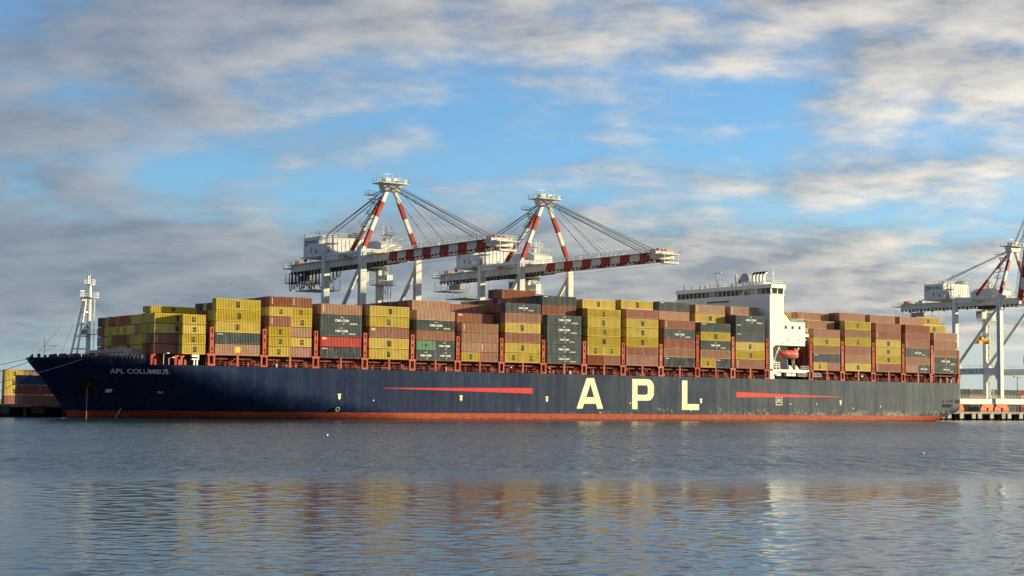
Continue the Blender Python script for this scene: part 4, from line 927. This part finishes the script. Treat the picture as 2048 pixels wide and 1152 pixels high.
# ------------------------------------------------------------------ ship-to-shore cranes
def make_crane(loc_x, label, raised=False, festoon=True, cage=True, text=True):
    """local frame: x along the quay (0 = crane centre), y and z as in the world"""
    root = empty('gantry_crane', (loc_x, 61, QZ), label, 'crane', 'ship-to-shore cranes on the quay')
    off = Vector((0, -61, -QZ))
    def P(mb, name, mats, parent=None, smooth=False):
        o = mb.build(name, mats, parent or root, smooth)
        if parent is None: o.location = off
        return o
    W, R_ = M['crane'], M['crane_red']; yw, yl, hx = 50.0, 72.5, 9.75
    for x in (-hx, hx):
        for y, zt in ((yw, 50.2), (yl, 50.0)):
            lg = MB(); lg.box(x - 1.0, x + 1.0, y - .85, y + .85, 8.6, 46.5); lg.box(x - 1.0, x + .9, y - .8, y + .8, 46.5, zt)
            lo = P(lg, 'leg', W)
            gs = MB(); gs.prism([(y - .85, 14.0), (y - .85, 26.0), (y + .85, 26.0), (y + .85, 14.0)], x - 1.03, x + 1.03, 'x')
            sg = 1 if y == yw else -1
            gs = MB(); gs.prism([(y + sg*.85, 15.5), (y + sg*2.6, 18.5), (y + sg*2.6, 21.0), (y + sg*.85, 24.5)], x - .8, x + .8, 'x'); gs.build('leg_gusset', W, lo)
        pb = MB(); pb.box(x - .9, x + .9, yw + .9, yl - .9, 18.5, 21.0); pbo = P(pb, 'portal_beam', W)
        rl = MB(); rl.rail((x - .85, yw + 1, 21), (x - .85, yl - 1, 21), 1.2, 10, .07); rl.build('portal_railing', W, pbo)
        db = MB(); db.tube([(x, yw + .6, 46.0), (x, yl - .8, 22.2)], .62, 10); P(db, 'diagonal_brace', W, smooth=True)
        tt = MB(); tt.tube([(x, yw, 49.6), (x, yl, 49.9)], .55, 10); tt.box(x-.6, x+.6, yw+14, yl+1, 48.2, 49.4); P(tt, 'upper_tie', W)
    for y in (yw, yl):
        sb = MB(); sb.box(-14, 14, y - .9, y + .9, 6.4, 8.65); so = P(sb, 'sill_beam', W)
        rl = MB(); rl.rail((-14, y - .85, 8.65), (14, y - .85, 8.65), 1.1, 14, .07); rl.build('sill_railing', W, so)
        cb = MB(); cb.box(-8.75, 8.75, y - .6, y + .6, 49.5, 50.6); P(cb, 'cross_beam', W)
        for x in (-hx, hx):
            bg = MB()
            bg.prism([(x - 3.4, 6.4), (x + 3.4, 6.4), (x + 3.4, 5.9), (x + .8, 4.9), (x - .8, 4.9), (x - 3.4, 5.9)], y - .6, y + .6)
            for sx in (-1, 1):
                bg.prism([(x + sx*3.2, 6.2), (x + sx*4.4, 4.6), (x + sx*4.4, 4.1), (x + sx*.8, 4.1), (x + sx*.8, 4.6)], y - .5, y + .5)
                for k in range(3):
                    cx = x + sx*(1.1 + k*1.35); bg.tube([(cx, y - .35, 3.62), (cx, y + .35, 3.62)], .52, 12); bg.box(cx - .5, cx + .5, y - .45, y + .45, 3.7, 4.3)
            P(bg, 'bogie', M['bogie'])
    # fixed girder over the portal and behind it
    for x in (-3.1, 3.1):
        gd = MB(); gd.box(x - .65, x + .65, 45.0, 107.0, 47.3, 49.4); gd.box(x - .85, x + .85, 45.0, 107.0, 47.05, 47.3); go = P(gd, 'girder', W); first_girder = go if x < 0 else first_girder
        rl = MB(); sx = -1 if x < 0 else 1
        rl.rail((x + sx*1.7, 45.5, 49.4), (x + sx*1.7, 79, 49.4), 1.15, 22, .11); rl.rail((x + sx*1.7, 91, 49.4), (x + sx*1.7, 109, 49.4), 1.15, 12, .08); rl.box(min(x, x + sx*1.8), max(x, x + sx*1.8), 45.5, 109, 49.28, 49.42); rl.build('walkway', W, go)
    for y in range(52, 107, 8):
        gx = MB(); gx.box(-2.45, 2.45, y, y + .6, 48.2, 49.3); P(gx, 'girder_tie', W)
    # stripes on the boom (red / white paint bands), hinged at the waterside
    boom = empty('boom', (0, 44.6 - 61, 48.4 - QZ)); boom.parent = root
    nst = 11; Lb = 51.0; sl = Lb / nst
    for x in (-3.1, 3.1):
        bm_ = MB()
        for k in range(nst):
            y1 = -k*sl; y0 = -(k+1)*sl; bm_.box(x - .6, x + .6, y0, y1, -.95, .95, 1 if k % 2 == 0 else 0); bm_.box(x - .8, x + .8, y0, y1, -1.25, -.95, 1 if k % 2 == 0 else 0)
        bm_.build('boom_girder', [W, R_], boom)
        rl = MB(); sx = -1 if x < 0 else 1; xx = x + sx*1.6; rl.rail((xx, -.5, .95), (xx, -Lb, .95), 1.2, 24, .11); rl.box(min(x, xx), max(x, xx), -Lb, 0, .9, .98)
        for y in (-16.5, -26, -38): rl.bar((x, y, .9), (x, y - .4, 2.9), .22)
        rl.build('boom_railing', W, boom)
    tp = MB(); tp.box(-3.9, 3.2, -Lb - 5.6, -Lb + 1, .2, .5); tp.box(-3.6, 3.6, -Lb - 2.5, -Lb, -.9, 1.4)
    for x in (-3.8, 3.1): tp.rail((x, -Lb - 5.6, .5), (x, -Lb, .5), 1.2, 4, .09)
    tp.rail((-3.8, -Lb - 5.6, .5), (3.1, -Lb - 5.6, .5), 1.2, 4, .09)
    tp.box(-2.8, 2.8, -Lb - 5.5, -Lb - 3.5, -2.4, -1.9)
    for x in (-2.6, 2.6):
        for y in (-Lb - 5.3, -Lb - 1): tp.bar((x, y, -2.2), (x, y, .3), .16)
        tp.bar((x, -Lb - 5.3, -2.2), (x, -Lb - 1, .3), .12)
    tp.build('boom_tip', W, boom)
    th = MB(); th.box(-3.5, 3.5, -Lb - .8, -Lb - .2, .5, 2.0); th.box(-2, -1.2, -Lb - 2, -Lb - .8, .5, 2.3); th.box(1.2, 2, -Lb - 2, -Lb - .8, .5, 2.3); th.build('boom_sheave', M['bogie'], boom)
    ut = MB()
    for k in range(26): ut.box(-3.9 + (k % 3)*.2, -3.3, -2 - k*2.0, -1.4 - k*2.0, -1.75, -1.25)
    ut.bar((-3.6, -1, -2.3), (-3.6, -Lb, -2.1), .05); ut.bar((3.0, 0, -2.4), (3.0, -Lb, -2.1), .05); ut.build('boom_fittings', M['darksteel'], boom)
    if raised: boom.rotation_euler = (radians(-80), 0, 0)
    # apex frame
    ap_ = Vector((0, yw + .5, 69.2))
    def banded(a, b, w_, bands, name):
        a = Vector(a); b = Vector(b); mb = MB()
        cuts = sorted({0, 1, *[q for bd in bands for q in bd]})
        for c0_, c1_ in zip(cuts[:-1], cuts[1:]):
            mid = (c0_ + c1_)/2; red = any(p <= mid <= q_ for p, q_ in bands); mb.bar(a.lerp(b, c0_), a.lerp(b, c1_), w_, mi=1 if red else 0)
        return P(mb, name, [W, R_])
    banded((-hx, yw, 50), (-1.3, yw + .4, 69.0), 1.15, [(.06, .33), (.55, .80)], 'apex_leg')
    banded((hx, yw, 50), (1.3, yw + .4, 69.0), 1.15, [(.06, .33), (.55, .80)], 'apex_leg')
    banded((-4.6, 67.5, 49.8), (-1.3, yw + 1.4, 68.4), .95, [(.10, .42), (.66, .92)], 'rear_apex_leg')
    for z in (60.5, 65.0):
        t_ = (z - 50)/19; q = MB(); q.bar((lerp(-hx, -1.3, t_), yw, z), (lerp(-4.6, -1.3, (z-49.8)/18.6), lerp(67.5, yw+1.4, (z-49.8)/18.6), z), .3); P(q, 'apex_brace', W)
    hd = MB(); hd.prism([(-2.6, 68.6), (2.6, 68.6), (3.4, 70.8), (-3.4, 70.8)], yw - .8, yw + 2.2); hd.box(-4.6, 4.8, yw - 2.4, yw + 3.6, 70.8, 71.05); hdo = P(hd, 'apex_head', W)
    pr = MB()
    for a, b in (((-4.5, yw-2.3), (4.7, yw-2.3)), ((4.7, yw-2.3), (4.7, yw+3.5)), ((-4.5, yw-2.3), (-4.5, yw+3.5)), ((-4.5, yw+3.5), (4.7, yw+3.5))): pr.rail((*a, 71.05), (*b, 71.05), 1.3, 5, .09)
    pr.box(-2.4, -.6, yw-.6, yw+1.6, 71.05, 72.4); pr.tube([(1.2, yw-.5, 71.9), (1.2, yw+.6, 71.9)], .85, 14); pr.bar((-1.6, yw, 72.4), (-1.6, yw, 73.9), .16); pr.bar((-3.2, yw, 73.6), (-.4, yw, 73.9), .18); pr.bar((2.9, yw, 71), (2.9, yw, 74.6), .07); pr.bar((.2, yw, 72), (.2, yw, 74.2), .08); pr.box(3.6, 4.5, yw-1.6, yw-.8, 71.05, 72.3)
    pr.build('apex_platform', W, hdo)
    pl2 = MB(); pl2.box(-6.4, -3.6, yw + 2.6, yw + 5.2, 67.4, 67.55); pl2.rail((-6.4, yw+2.6, 67.5), (-6.4, yw+5.2, 67.5), 1.1, 2); pl2.rail((-6.4, yw+2.6, 67.5), (-3.6, yw+2.6, 67.5), 1.1, 2); pl2.bar((-5, yw+3, 67.4), (-1.5, yw+1, 69.4), .3); pl2.bar((-6.2, yw+3, 66), (-2.0, yw+1, 66), .35); pl2.bar((-5, yw+3.5, 66), (-2.8, yw+3.5, 63.5), .3); P(pl2, 'apex_gallery', W)
    st = MB()
    for k, z in enumerate((53.5, 57.5, 61.5, 65)):
        t_ = (z - 50)/19; cx = lerp(-hx, -1.3, t_) - 1.6; y0 = yw + 1.0
        st.box(cx - 1.5, cx + .6, y0, y0 + 1.5, z - .12, z); st.rail((cx - 1.5, y0, z), (cx + .6, y0, z), 1.1, 2, .07); st.rail((cx - 1.5, y0, z), (cx - 1.5, y0 + 1.5, z), 1.1, 1, .07)
        if k < 3: st.bar((cx - 1.2, y0 + .8, z), (cx + 1.6, y0 + .8, z + 4), .55, .12)
    P(st, 'apex_stair', W)
    bs = MB()
    for x in (-1.0, 0.2): bs.bar((x, yw + 1.8, 69.4), (x*1.6, 90.5, 56.9), .22, mi=0)
    P(bs, 'backstay', M['steel'])
    rd2 = MB(); A = Vector((0, yw + 1.6, 69.8)); B_ = Vector((-.9, 88.0, 57.5))
    rd2.bar((-1.08, lerp(yw+1.8, 90.5, .12), lerp(69.4, 56.9, .12)), (-1.28, lerp(yw+1.8, 90.5, .47), lerp(69.4, 56.9, .47)), .28); P(rd2, 'backstay_band', R_) if not raised else None
    rp = MB()
    for x in (-1.2, 1.0): rp.tube([(x, yw + 1, 69.8), (x*3, 86, 57)], .05, 5)
    rp.bar((-2, 78.5, 56.5), (-2, 80, 61.0), .14); rp.bar((-2, 82, 56.5), (-2, 80, 61.0), .14); P(rp, 'winch_rope', M['steel'])
    # stays carrying the boom
    fs = MB()
    tipv = (lambda d_: Vector((0, 44.6 - d_*cos(radians(80)) - 1.0*sin(radians(80)), 48.4 + d_*sin(radians(80))))) if raised else (lambda d_: Vector((0, 44.6 - d_, 49.3)))
    for x in (-1.5, 1.5):
        far_ = tipv(47.5); mid_ = tipv(23.0); far_.x = x*2; mid_.x = x*2; s0_ = Vector((x, yw - .6, 70.0))
        if not raised:
            fs.bar(s0_, far_, .30); k_ = s0_.lerp(mid_, .5); fs.bar(s0_, k_, .19); fs.bar(k_, mid_, .19)
            for dx in (-.6, .3, .9): fs.tube([s0_ + Vector((dx, 0, .3)), far_ + Vector((dx, -1.5, .2))], .05, 5)
            for dx in (.3, 1.0): fs.tube([s0_ + Vector((dx, 0, 0)), mid_ + Vector((dx, -5 - 3*dx, 0))], .045, 5)
        else:
            fold = Vector((x*2, yw - 16 , 96)); 
            fs.bar(s0_ + Vector((0,0,.6)), fold, .3); 
            for dx in (-.5, .5): fs.tube([s0_ + Vector((dx, 0, .6)), fold + Vector((dx, 0, 3))], .07, 5)
    P(fs, 'forestay', M['steel'])
    # machinery house
    hs = MB(); hs.prism([(-8.2, 50.7), (8.2, 50.7), (8.2, 56.6), (7.2, 57.1), (-7.2, 57.1), (-8.2, 56.6)], 80.0, 90.2); hs.box(-8.6, 8.6, 79.0, 91.4, 50.35, 50.7)
    hs.prism([(80.2, 50.7), (81.4, 50.0), (89.0, 50.0), (90.0, 50.7)], -8.0, 8.0, 'x'); ho = P(hs, 'machinery_house', W)
    hr = MB(); hr.rail((-8.1, 80.2, 56.9), (-8.1, 90, 56.9), 1.2, 5, .09); hr.rail((-8.1, 80.2, 57), (8.1, 80.2, 57), 1.2, 8, .09); hr.rail((-8.6, 79.1, 50.7), (8.6, 79.1, 50.7), 1.2, 10, .09); hr.rail((-8.1, 90, 56.9), (8.1, 90, 56.9), 1.2, 8, .09); hr.build('house_railing', W, ho)
    if text:
        tv, tf = text_mesh('DP WORLD', 1.25, .03, 1.0)
        lw = MB(); lw.add([(-8.225, 84.6 - x, z + 55.2) for x, y, z in tv], tf); lw.build('house_lettering', M['logo_dark'], ho)
        sg = MB(); ro = arc(88.6, 55.2, .75, 20, 200, 8); ri = arc(88.6, 55.2, .4, 20, 200, 8)
        for a_, b_ in ((ro, ri), (arc(88.6, 54.9, .75, 200, 380, 8), arc(88.6, 54.9, .4, 200, 380, 8))):
            for i in range(8): sg.add([(-8.225, p[0], p[1]) for p in (a_[i], b_[i], b_[i+1], a_[i+1])], [(0,1,2,3)])
        sg.build('house_emblem', M['logo_dark'], ho)
        for bx in ((84.9, 85.4, 51.9, 53.2), (83.0, 83.5, 53.0, 53.3)): sg = MB(); sg.box(-8.24, -8.2, *bx); sg.build('house_sign', M['logo_dark'], ho)
    sw_ = MB(); sw_.box(2.0, 9.4, 59, 74, 50.2, 53.4); sw_.prism([(59, 53.4), (74, 53.4), (71, 54.6), (62, 54.6)], 2.0, 9.4, 'x'); sw_.rail((2, 59, 54.6), (9.4, 59, 54.6), 1.2, 5, .09); sw_.rail((9.4, 59, 53.4), (9.4, 74, 53.4), 1.4, 8, .09); sw_.box(-1, 2.0, 62, 70, 50, 52.0); P(sw_, 'electrical_house', W)
    hv = MB(); hv.box(4.2, 5.6, 82, 84, 57.1, 58.4); hv.box(6.0, 7.4, 82, 84.5, 57.1, 58.9); hv.rail((3.4, 81, 57.1), (7.6, 81, 57.1), 1.5, 6, .1); P(hv, 'hoist_winch', M['darksteel'])
    # lift and stair tower on the rear leg
    lt = MB(); x0, x1, y0, y1 = hx + 1.4, hx + 3.4, yl - 1.2, yl + .8
    for x in (x0, x1):
        for y in (y0, y1): lt.bar((x, y, 8.6), (x, y, 60.5), .16)
    for k in range(17):
        z = 9 + k*3.0
        for a, b in (((x0, y0), (x1, y0)), ((x1, y0), (x1, y1)), ((x0, y0), (x0, y1))): lt.bar((*a, z), (*b, z), .12)
        lt.bar((x0, y0, z), (x1, y0, z + 3), .1); lt.bar((x0, y0, z), (x0, y1, z + 3), .1)
    lt.box(x0 - .8, x1 + .8, y0 - .8, y1 + .6, 52.6, 52.8); lt.box(x0 - .8, x1 + .8, y0 - .8, y1 + .6, 57.6, 57.8); lt.rail((x0 - .8, y0 - .8, 52.8), (x1 + .8, y0 - .8, 52.8), 1.2, 3, .09); lt.rail((x0 - .8, y0 - .8, 57.8), (x1 + .8, y0 - .8, 57.8), 1.2, 3, .09); lt.box(x0+.2, x1-.2, y0+.2, y1-.2, 49, 57); P(lt, 'lift_tower', W)
    pt = MB(); pt.box(hx - 2.6, hx + 3.8, yl - 3.2, yl + 2.0, 41.6, 41.85); pt.rail((hx - 2.6, yl - 3.2, 41.85), (hx + 3.8, yl - 3.2, 41.85), 1.2, 5, .09); pt.rail((hx - 2.6, yl - 3.2, 41.85), (hx - 2.6, yl + 2, 41.85), 1.2, 3, .09); pt.box(hx + 1.2, hx + 3.4, yl - 2.4, yl - .8, 41.9, 45.0); P(pt, 'leg_platform', W)
    # ribs and doors on the machinery house, stiffeners on girders, ladders on legs, floodlights
    for k in range(11):
        rb = MB(); x = -7.4 + k*1.48; rb.box(x, x + .12, 79.93, 80.0, 51.0, 56.3); rb.build('house_rib', W, ho)
    for x in (-5.4, 2.0):
        dr = MB(); dr.box(x, x + 1.0, 79.9, 79.99, 50.75, 52.8); dr.build('house_door', M['steel'], ho)
    lv = MB(); lv.box(-8.26, -8.2, 81.2, 82.6, 51.4, 52.6); lv.build('house_louvre', M['steel'], ho)
    for k in range(26):
        y = 46.5 + k*2.35
        sf = MB(); sf.box(-3.82, -3.75, y, y + .12, 47.35, 49.35); sf.build('girder_stiffener', W, first_girder)
    for x in (-hx, hx):
        ldr = MB()
        for dy in (-.3, .3): ldr.bar((x - 1.25, yw + dy, 9), (x - 1.25, yw + dy, 46), .08)
        for k in range(62): ldr.bar((x - 1.25, yw - .3, 9.3 + k*.6), (x - 1.25, yw + .3, 9.3 + k*.6), .05)
        P(ldr, 'leg_ladder', M['steel'])
    for k, (x, y) in enumerate(((-4.6, 52), (-4.6, 60), (-4.6, 69), (-4.6, 77), (-4.6, 95))):
        fl = MB(); fl.box(x - .5, x + .3, y, y + .8, 49.9, 50.6); fl.bar((x, y + .4, 49.4), (x, y + .4, 49.9), .12); P(fl, 'floodlight', M['darksteel'])
    for k in range(5):
        pn = MB(); y = 52 + k*5.3; pn.box(-4.9, -3.9, y, y + 1.4 + .5*(k % 2), 49.45, 50.5 + .4*(k % 3)); P(pn, 'cable_box', (W, M['steel'], W, M['bogie'], W)[k])
    kb = MB()
    for sgn in (-1, 1): kb.bar((sgn*hx, yl, 49.5), (sgn*3.2, 80, 50.3), .4); kb.bar((sgn*hx, yw, 49.0), (sgn*3.2, 58, 49.4), .35); kb.bar((sgn*3.1, 79, 49.4), (sgn*7.5, 80.5, 51), .3)
    P(kb, 'house_strut', W)
    # trolley, cab and hoist
    ty = 62.0
    tr = MB(); tr.box(-4.4, 4.4, ty - 3.2, ty + 3.2, 45.6, 46.3); tr.box(-3.8, -1.8, ty - 2.5, ty + 2.5, 46.3, 47.0); tr.box(1.8, 3.8, ty - 2.5, ty + 2.5, 46.3, 47.0)
    for y in (ty - 3, ty + 3): tr.bar((-4.4, y, 46.3), (4.4, y, 45.2), .3)
    tr.rail((-4.6, ty - 3.2, 45.4), (-4.6, ty + 6, 45.4), 1.2, 5, .09); P(tr, 'trolley', M['darksteel'])
    cbn = MB(); cbn.prism([(ty + 3.6, 41.8), (ty + 6.2, 41.8), (ty + 6.4, 42.6), (ty + 6.4, 45.2), (ty + 3.4, 45.2), (ty + 3.4, 42.6)], -1.6, 1.6, 'x'); co_ = P(cbn, 'operator_cab', W)
    gl = MB(); gl.box(-1.63, 1.63, ty + 3.7, ty + 6.1, 42.8, 44.6); gl.build('cab_window', M['glass'], co_)
    un_ = MB(); un_.bar((0, 45, 46.4), (0, 106, 46.4), .5, .35)
    for k in range(30):
        y = 46 + k*2.05; un_.box(-4.3, -3.8, y, y + .7, 46.1, 47.0)
        if k % 3 == 0: un_.box(-4.4, -3.6, y, y + .4, 45.6, 46.3)
    un_.box(-4.2, -3.9, 45, 107, 46.6, 46.8); P(un_, 'girder_fittings', M['darksteel'])
    if festoon:
        n_l = 15
        for k in range(n_l):
            y0_ = 72 + k*2.3; y1_ = y0_ + (1.9 if k > 5 else 2.3); d_ = 4.6 + (k % 3)*.6 if k > 3 else 3.0 + k*.7
            mb = MB(); pts = []
            for i in range(11):
                t_ = i/10; pts.append((-4.8, lerp(y0_, y1_, t_), 46.6 - d_*(1 - (2*t_ - 1)**4)))
            mb.tube(pts, .16, 6); P(mb, 'festoon_cable', M['cable'])
    if cage:
        cg = MB(); za, zb_ = 40.6, 46.8
        for x in (-4.6, 4.6):
            for y in (89, 93, 97, 101, 105, 109):
                zlow = 40.6 if y < 103 else 43.6; cg.bar((x, y, zlow), (x, y, 47), .14)
            cg.bar((x, 89, 40.6), (x, 102, 40.6), .2); cg.bar((x, 101, 43.6), (x, 109.5, 43.6), .2); cg.rail((x, 89, 40.6), (x, 102, 40.6), 1.3, 7, .08); cg.rail((x, 101, 43.6), (x, 109.5, 43.6), 1.3, 4, .08); cg.bar((x, 93, 40.8), (x, 97, 46.8), .1); cg.bar((x, 97, 40.8), (x, 101, 46.8), .1)
        cg.box(-4.6, 4.6, 89, 102, 40.45, 40.6); cg.box(-4.6, 4.6, 101, 109.5, 43.45, 43.6); cg.box(-4.0, -2.0, 94, 101, 43.8, 45.6); P(cg, 'maintenance_cage', M['steel'])
    be = MB(); be.box(-4.6, 4.6, 105, 111, 48.3, 48.6); be.rail((-4.6, 105, 48.6), (-4.6, 111, 48.6), 1.3, 5, .09); be.rail((-4.6, 111, 48.6), (4.6, 111, 48.6), 1.3, 6, .09); P(be, 'back_platform', W)
    for bx in ((-3, -1.5, 103, 106, 49.4, 50.8), (1, 2.6, 99, 103, 49.4, 50.6)): be = MB(); be.box(*bx); P(be, 'control_box', M['bogie'] if bx[0] < 0 else W)
    be = MB(); be.bar((-3, 97, 49.4), (-3, 97, 52.8), .12); be.bar((-4.2, 97, 52.4), (-1.8, 97, 52.4), .12); P(be, 'lamp_mast', W)
    return root
make_crane(80.25, 'white crane nearest the bow, red and white boom lowered over the ship', festoon=True)
make_crane(138.8, 'white crane behind midships, its house half hidden by the other lowered boom', festoon=False)
c3 = make_crane(377.5, 'white crane standing beyond the stern with its boom raised out of view', raised=True, festoon=False)
c3['label'] = 'white crane standing beyond the stern at the right edge, boom raised'
# spreader hanging under the third crane
spd = empty('spreader', (375.0, 64.5, 32.6), 'orange container spreader hanging on ropes under the crane beyond the stern', 'spreader')
s_ = MB(); s_.box(-3.2, 3.2, -.5, .5, -.3, .3); s_.box(-3.6, -2.6, -1.2, 1.2, -1.3, -.2); s_.box(2.6, 3.6, -1.2, 1.2, -1.3, -.2); s_.build('spreader_frame', M['spreader'], spd)
s_ = MB(); s_.box(-1.8, 1.8, -1.0, 1.0, .3, 1.3); s_.tube([(-1.2, -1.1, 1.5), (-1.2, 1.1, 1.5)], .6, 12); s_.tube([(1.2, -1.1, 1.5), (1.2, 1.1, 1.5)], .6, 12); s_.build('head_block', M['spreader'], spd)
s_ = MB(); s_.box(.6, 1.9, -1.4, -1.0, 1.2, 3.0); s_.build('cable_basket', M['white'], spd)
s_ = MB()
for x in (-1.5, 1.5):
    for y in (-.8, .8): s_.tube([(x, y, 1.6), (x, y, 13.2)], .05, 5)
s_.build('hoist_rope', M['steel'], spd)
# cable reel and cable sign band on the third crane's portal
cr = MB(); cr.tube([(0, -.5, 0), (0, .5, 0)], 3.4, 24); crm = MB()
crl = empty('cable_reel', (393.0, 55.0, 24.6), 'large grey cable reel above the crane portal at the right edge', 'cable reel')
ro = arc(0, 0, 3.4, 0, 360, 28); ri = arc(0, 0, 3.0, 0, 360, 28); rr = MB()
for i in range(28): rr.prism([ro[i], ri[i], ri[i+1], ro[i+1]], -.6, .6)
rr.build('reel_rim', M['crane'], crl)
dd = MB(); dd.tube([(0, -.35, 0), (0, .35, 0)], 2.7, 28); dd.tube([(0, -.7, 0), (0, -.35, 0)], .7, 14); dd.build('reel_drum', M['darksteel'], crl)
stn = MB(); stn.prism([(-1.2, -3.6), (1.2, -3.6), (.4, 0), (-.4, 0)], .4, .9); stn.build('reel_stand', M['crane'], crl)
sgn = MB()
for y0_, y1_, z0_, z1_ in ((66.8, 68.8, 20.0, 20.22), (66.8, 69.0, 19.3, 19.45), (62.4, 65.4, 20.05, 20.25), (62.2, 65.4, 19.3, 19.5), (61.1, 61.3, 19.0, 20.7), (57.8, 59.2, 20.0, 20.4), (57.4, 60.0, 19.3, 19.45)):
    sgn.box(-10.69, -10.655, y0_ - 61, y1_ - 61, z0_ - QZ, z1_ - QZ)
sgn.build('portal_lettering', M['blue'], c3)

# ------------------------------------------------------------------ quay-side stacks and yard
def qc(s, v, z, L, code, label, H=2.62): return make_container('shipping_container', s, v, z, L, H, code, label, 'containers stacked on the quay')
for k, c in enumerate('bYYY'):
    qc(-9.8, 130.0, QZ + .05 + k*2.66, 6.06, c, f"{CODES[c][0]} 20-foot container on quay left of bow, {ORD[k+1]} up, sunlit stack")
for k, c in enumerate('YwYY'):
    qc(-23.4, 130.0, QZ + .05 + k*2.66, 12.19, c, f"{CODES[c][0]} container at the left picture edge, {ORD[k+1]} up on the quay")
for k, c in enumerate('bbee'):
    qc(-3.6, 130.0, QZ + .05 + k*2.66, 6.06, c, f"{CODES[c][0]} 20-foot container right of sunlit yellow quay stack, {ORD[k+1]} up")
for k, (c, H_) in enumerate((('P', 2.62), ('b', 2.62), ('n', 2.62))):
    qc(-28.3, 62.0, QZ + .05 + k*2.66, 12.19, c, f"{('maroon', 'maroon', 'navy')[k]} 40-foot container right behind the bow on the quay, {ORD[k+1]} up", H_)
# yard stacks far behind the third crane
yard = [(416, 125, 'gKnn'), (428.8, 125, 'bgKK'), (441.6, 125, 'ggpg'), (454.4, 125, 'pbeg'), (462, 112, 'ooe'), (467.2, 127, 'gKgg'), (480, 127, 'bggo'), (492.8, 127, 'gobg')]
for i, (s, v, cs) in enumerate(yard):
    for k, c in enumerate(cs):
        qc(s, v, QZ + .05 + k*2.66, 12.19, c, f"{CODES[c][0]} container of far yard stack {ORD[i+1]} from the stern, {ORD[k+1]} up")
wt_ = MB(); wt_.box(410.0, 412.0, 90, 92.4, QZ, QZ + 9.6); wt_.box(409.8, 412.2, 89.8, 92.6, QZ + 9.6, QZ + 9.9); wt_.build('transformer_tower', M['white'], label='narrow white cabinet tower on the quay between the right crane legs', cat='cabinet')
for x, y in ((450.5, 105), (-80, 120)):
    lp = empty('light_pole', (x, y, QZ), 'tall grey yard light pole ' + ('at the right behind the crane' if x > 0 else 'far left beyond the quay containers'), 'light pole')
    p_ = MB(); p_.tube([(0, 0, 0), (0, 0, 16.4)], [.32, .16], 8); p_.build('pole', M['steel'], lp)
    p_ = MB(); p_.box(-2.6, 2.6, -.4, .4, 16.4, 16.8)
    for dx in (-2.2, -.8, .8, 2.2): p_.box(dx - .4, dx + .4, -.6, .1, 16.0, 16.4)
    p_.build('lamp_head', M['steel'], lp)
fence = MB(); fence.rail((352, 80, QZ), (378, 80, QZ), 4.4, 22, .12, (.55, .75, 1.0)); fence.build('quay_railing', M['logo_white'], label='white lattice railing behind the landside crane beam', cat='railing')

# ------------------------------------------------------------------ gulls on the water
def gull(x, y, rz, label):
    g_ = MB(); secs = [(-.34,.02,.10),(-.2,.09,.12),(0,.13,.13),(.14,.10,.14),(.22,.06,.2),(.27,.06,.26),(.33,.03,.27)]
    vs = []; n = 8
    for x_, r, z in secs: vs += [(x_, r*cos(2*pi*k/n), z + r*sin(2*pi*k/n)) for k in range(n)]
    g_.add(vs, [(i*n+k, i*n+(k+1)%n, (i+1)*n+(k+1)%n, (i+1)*n+k) for i in range(len(secs)-1) for k in range(n)] + [tuple(range(n)), tuple((len(secs)-1)*n+k for k in range(n))])
    o = g_.build('gull', M['logo_white'], label=label, cat='bird', smooth=True, group='gulls on the water'); o.location = (x, y, -.02); o.rotation_euler[2] = rz; o.scale = (.75, .75, .75); return o
gull(-65.9, -176.7, .6, 'small white gull floating left of centre in front of the hull')
gull(-47.6, -264.0, 2.6, 'small white gull floating on the right side of the water')
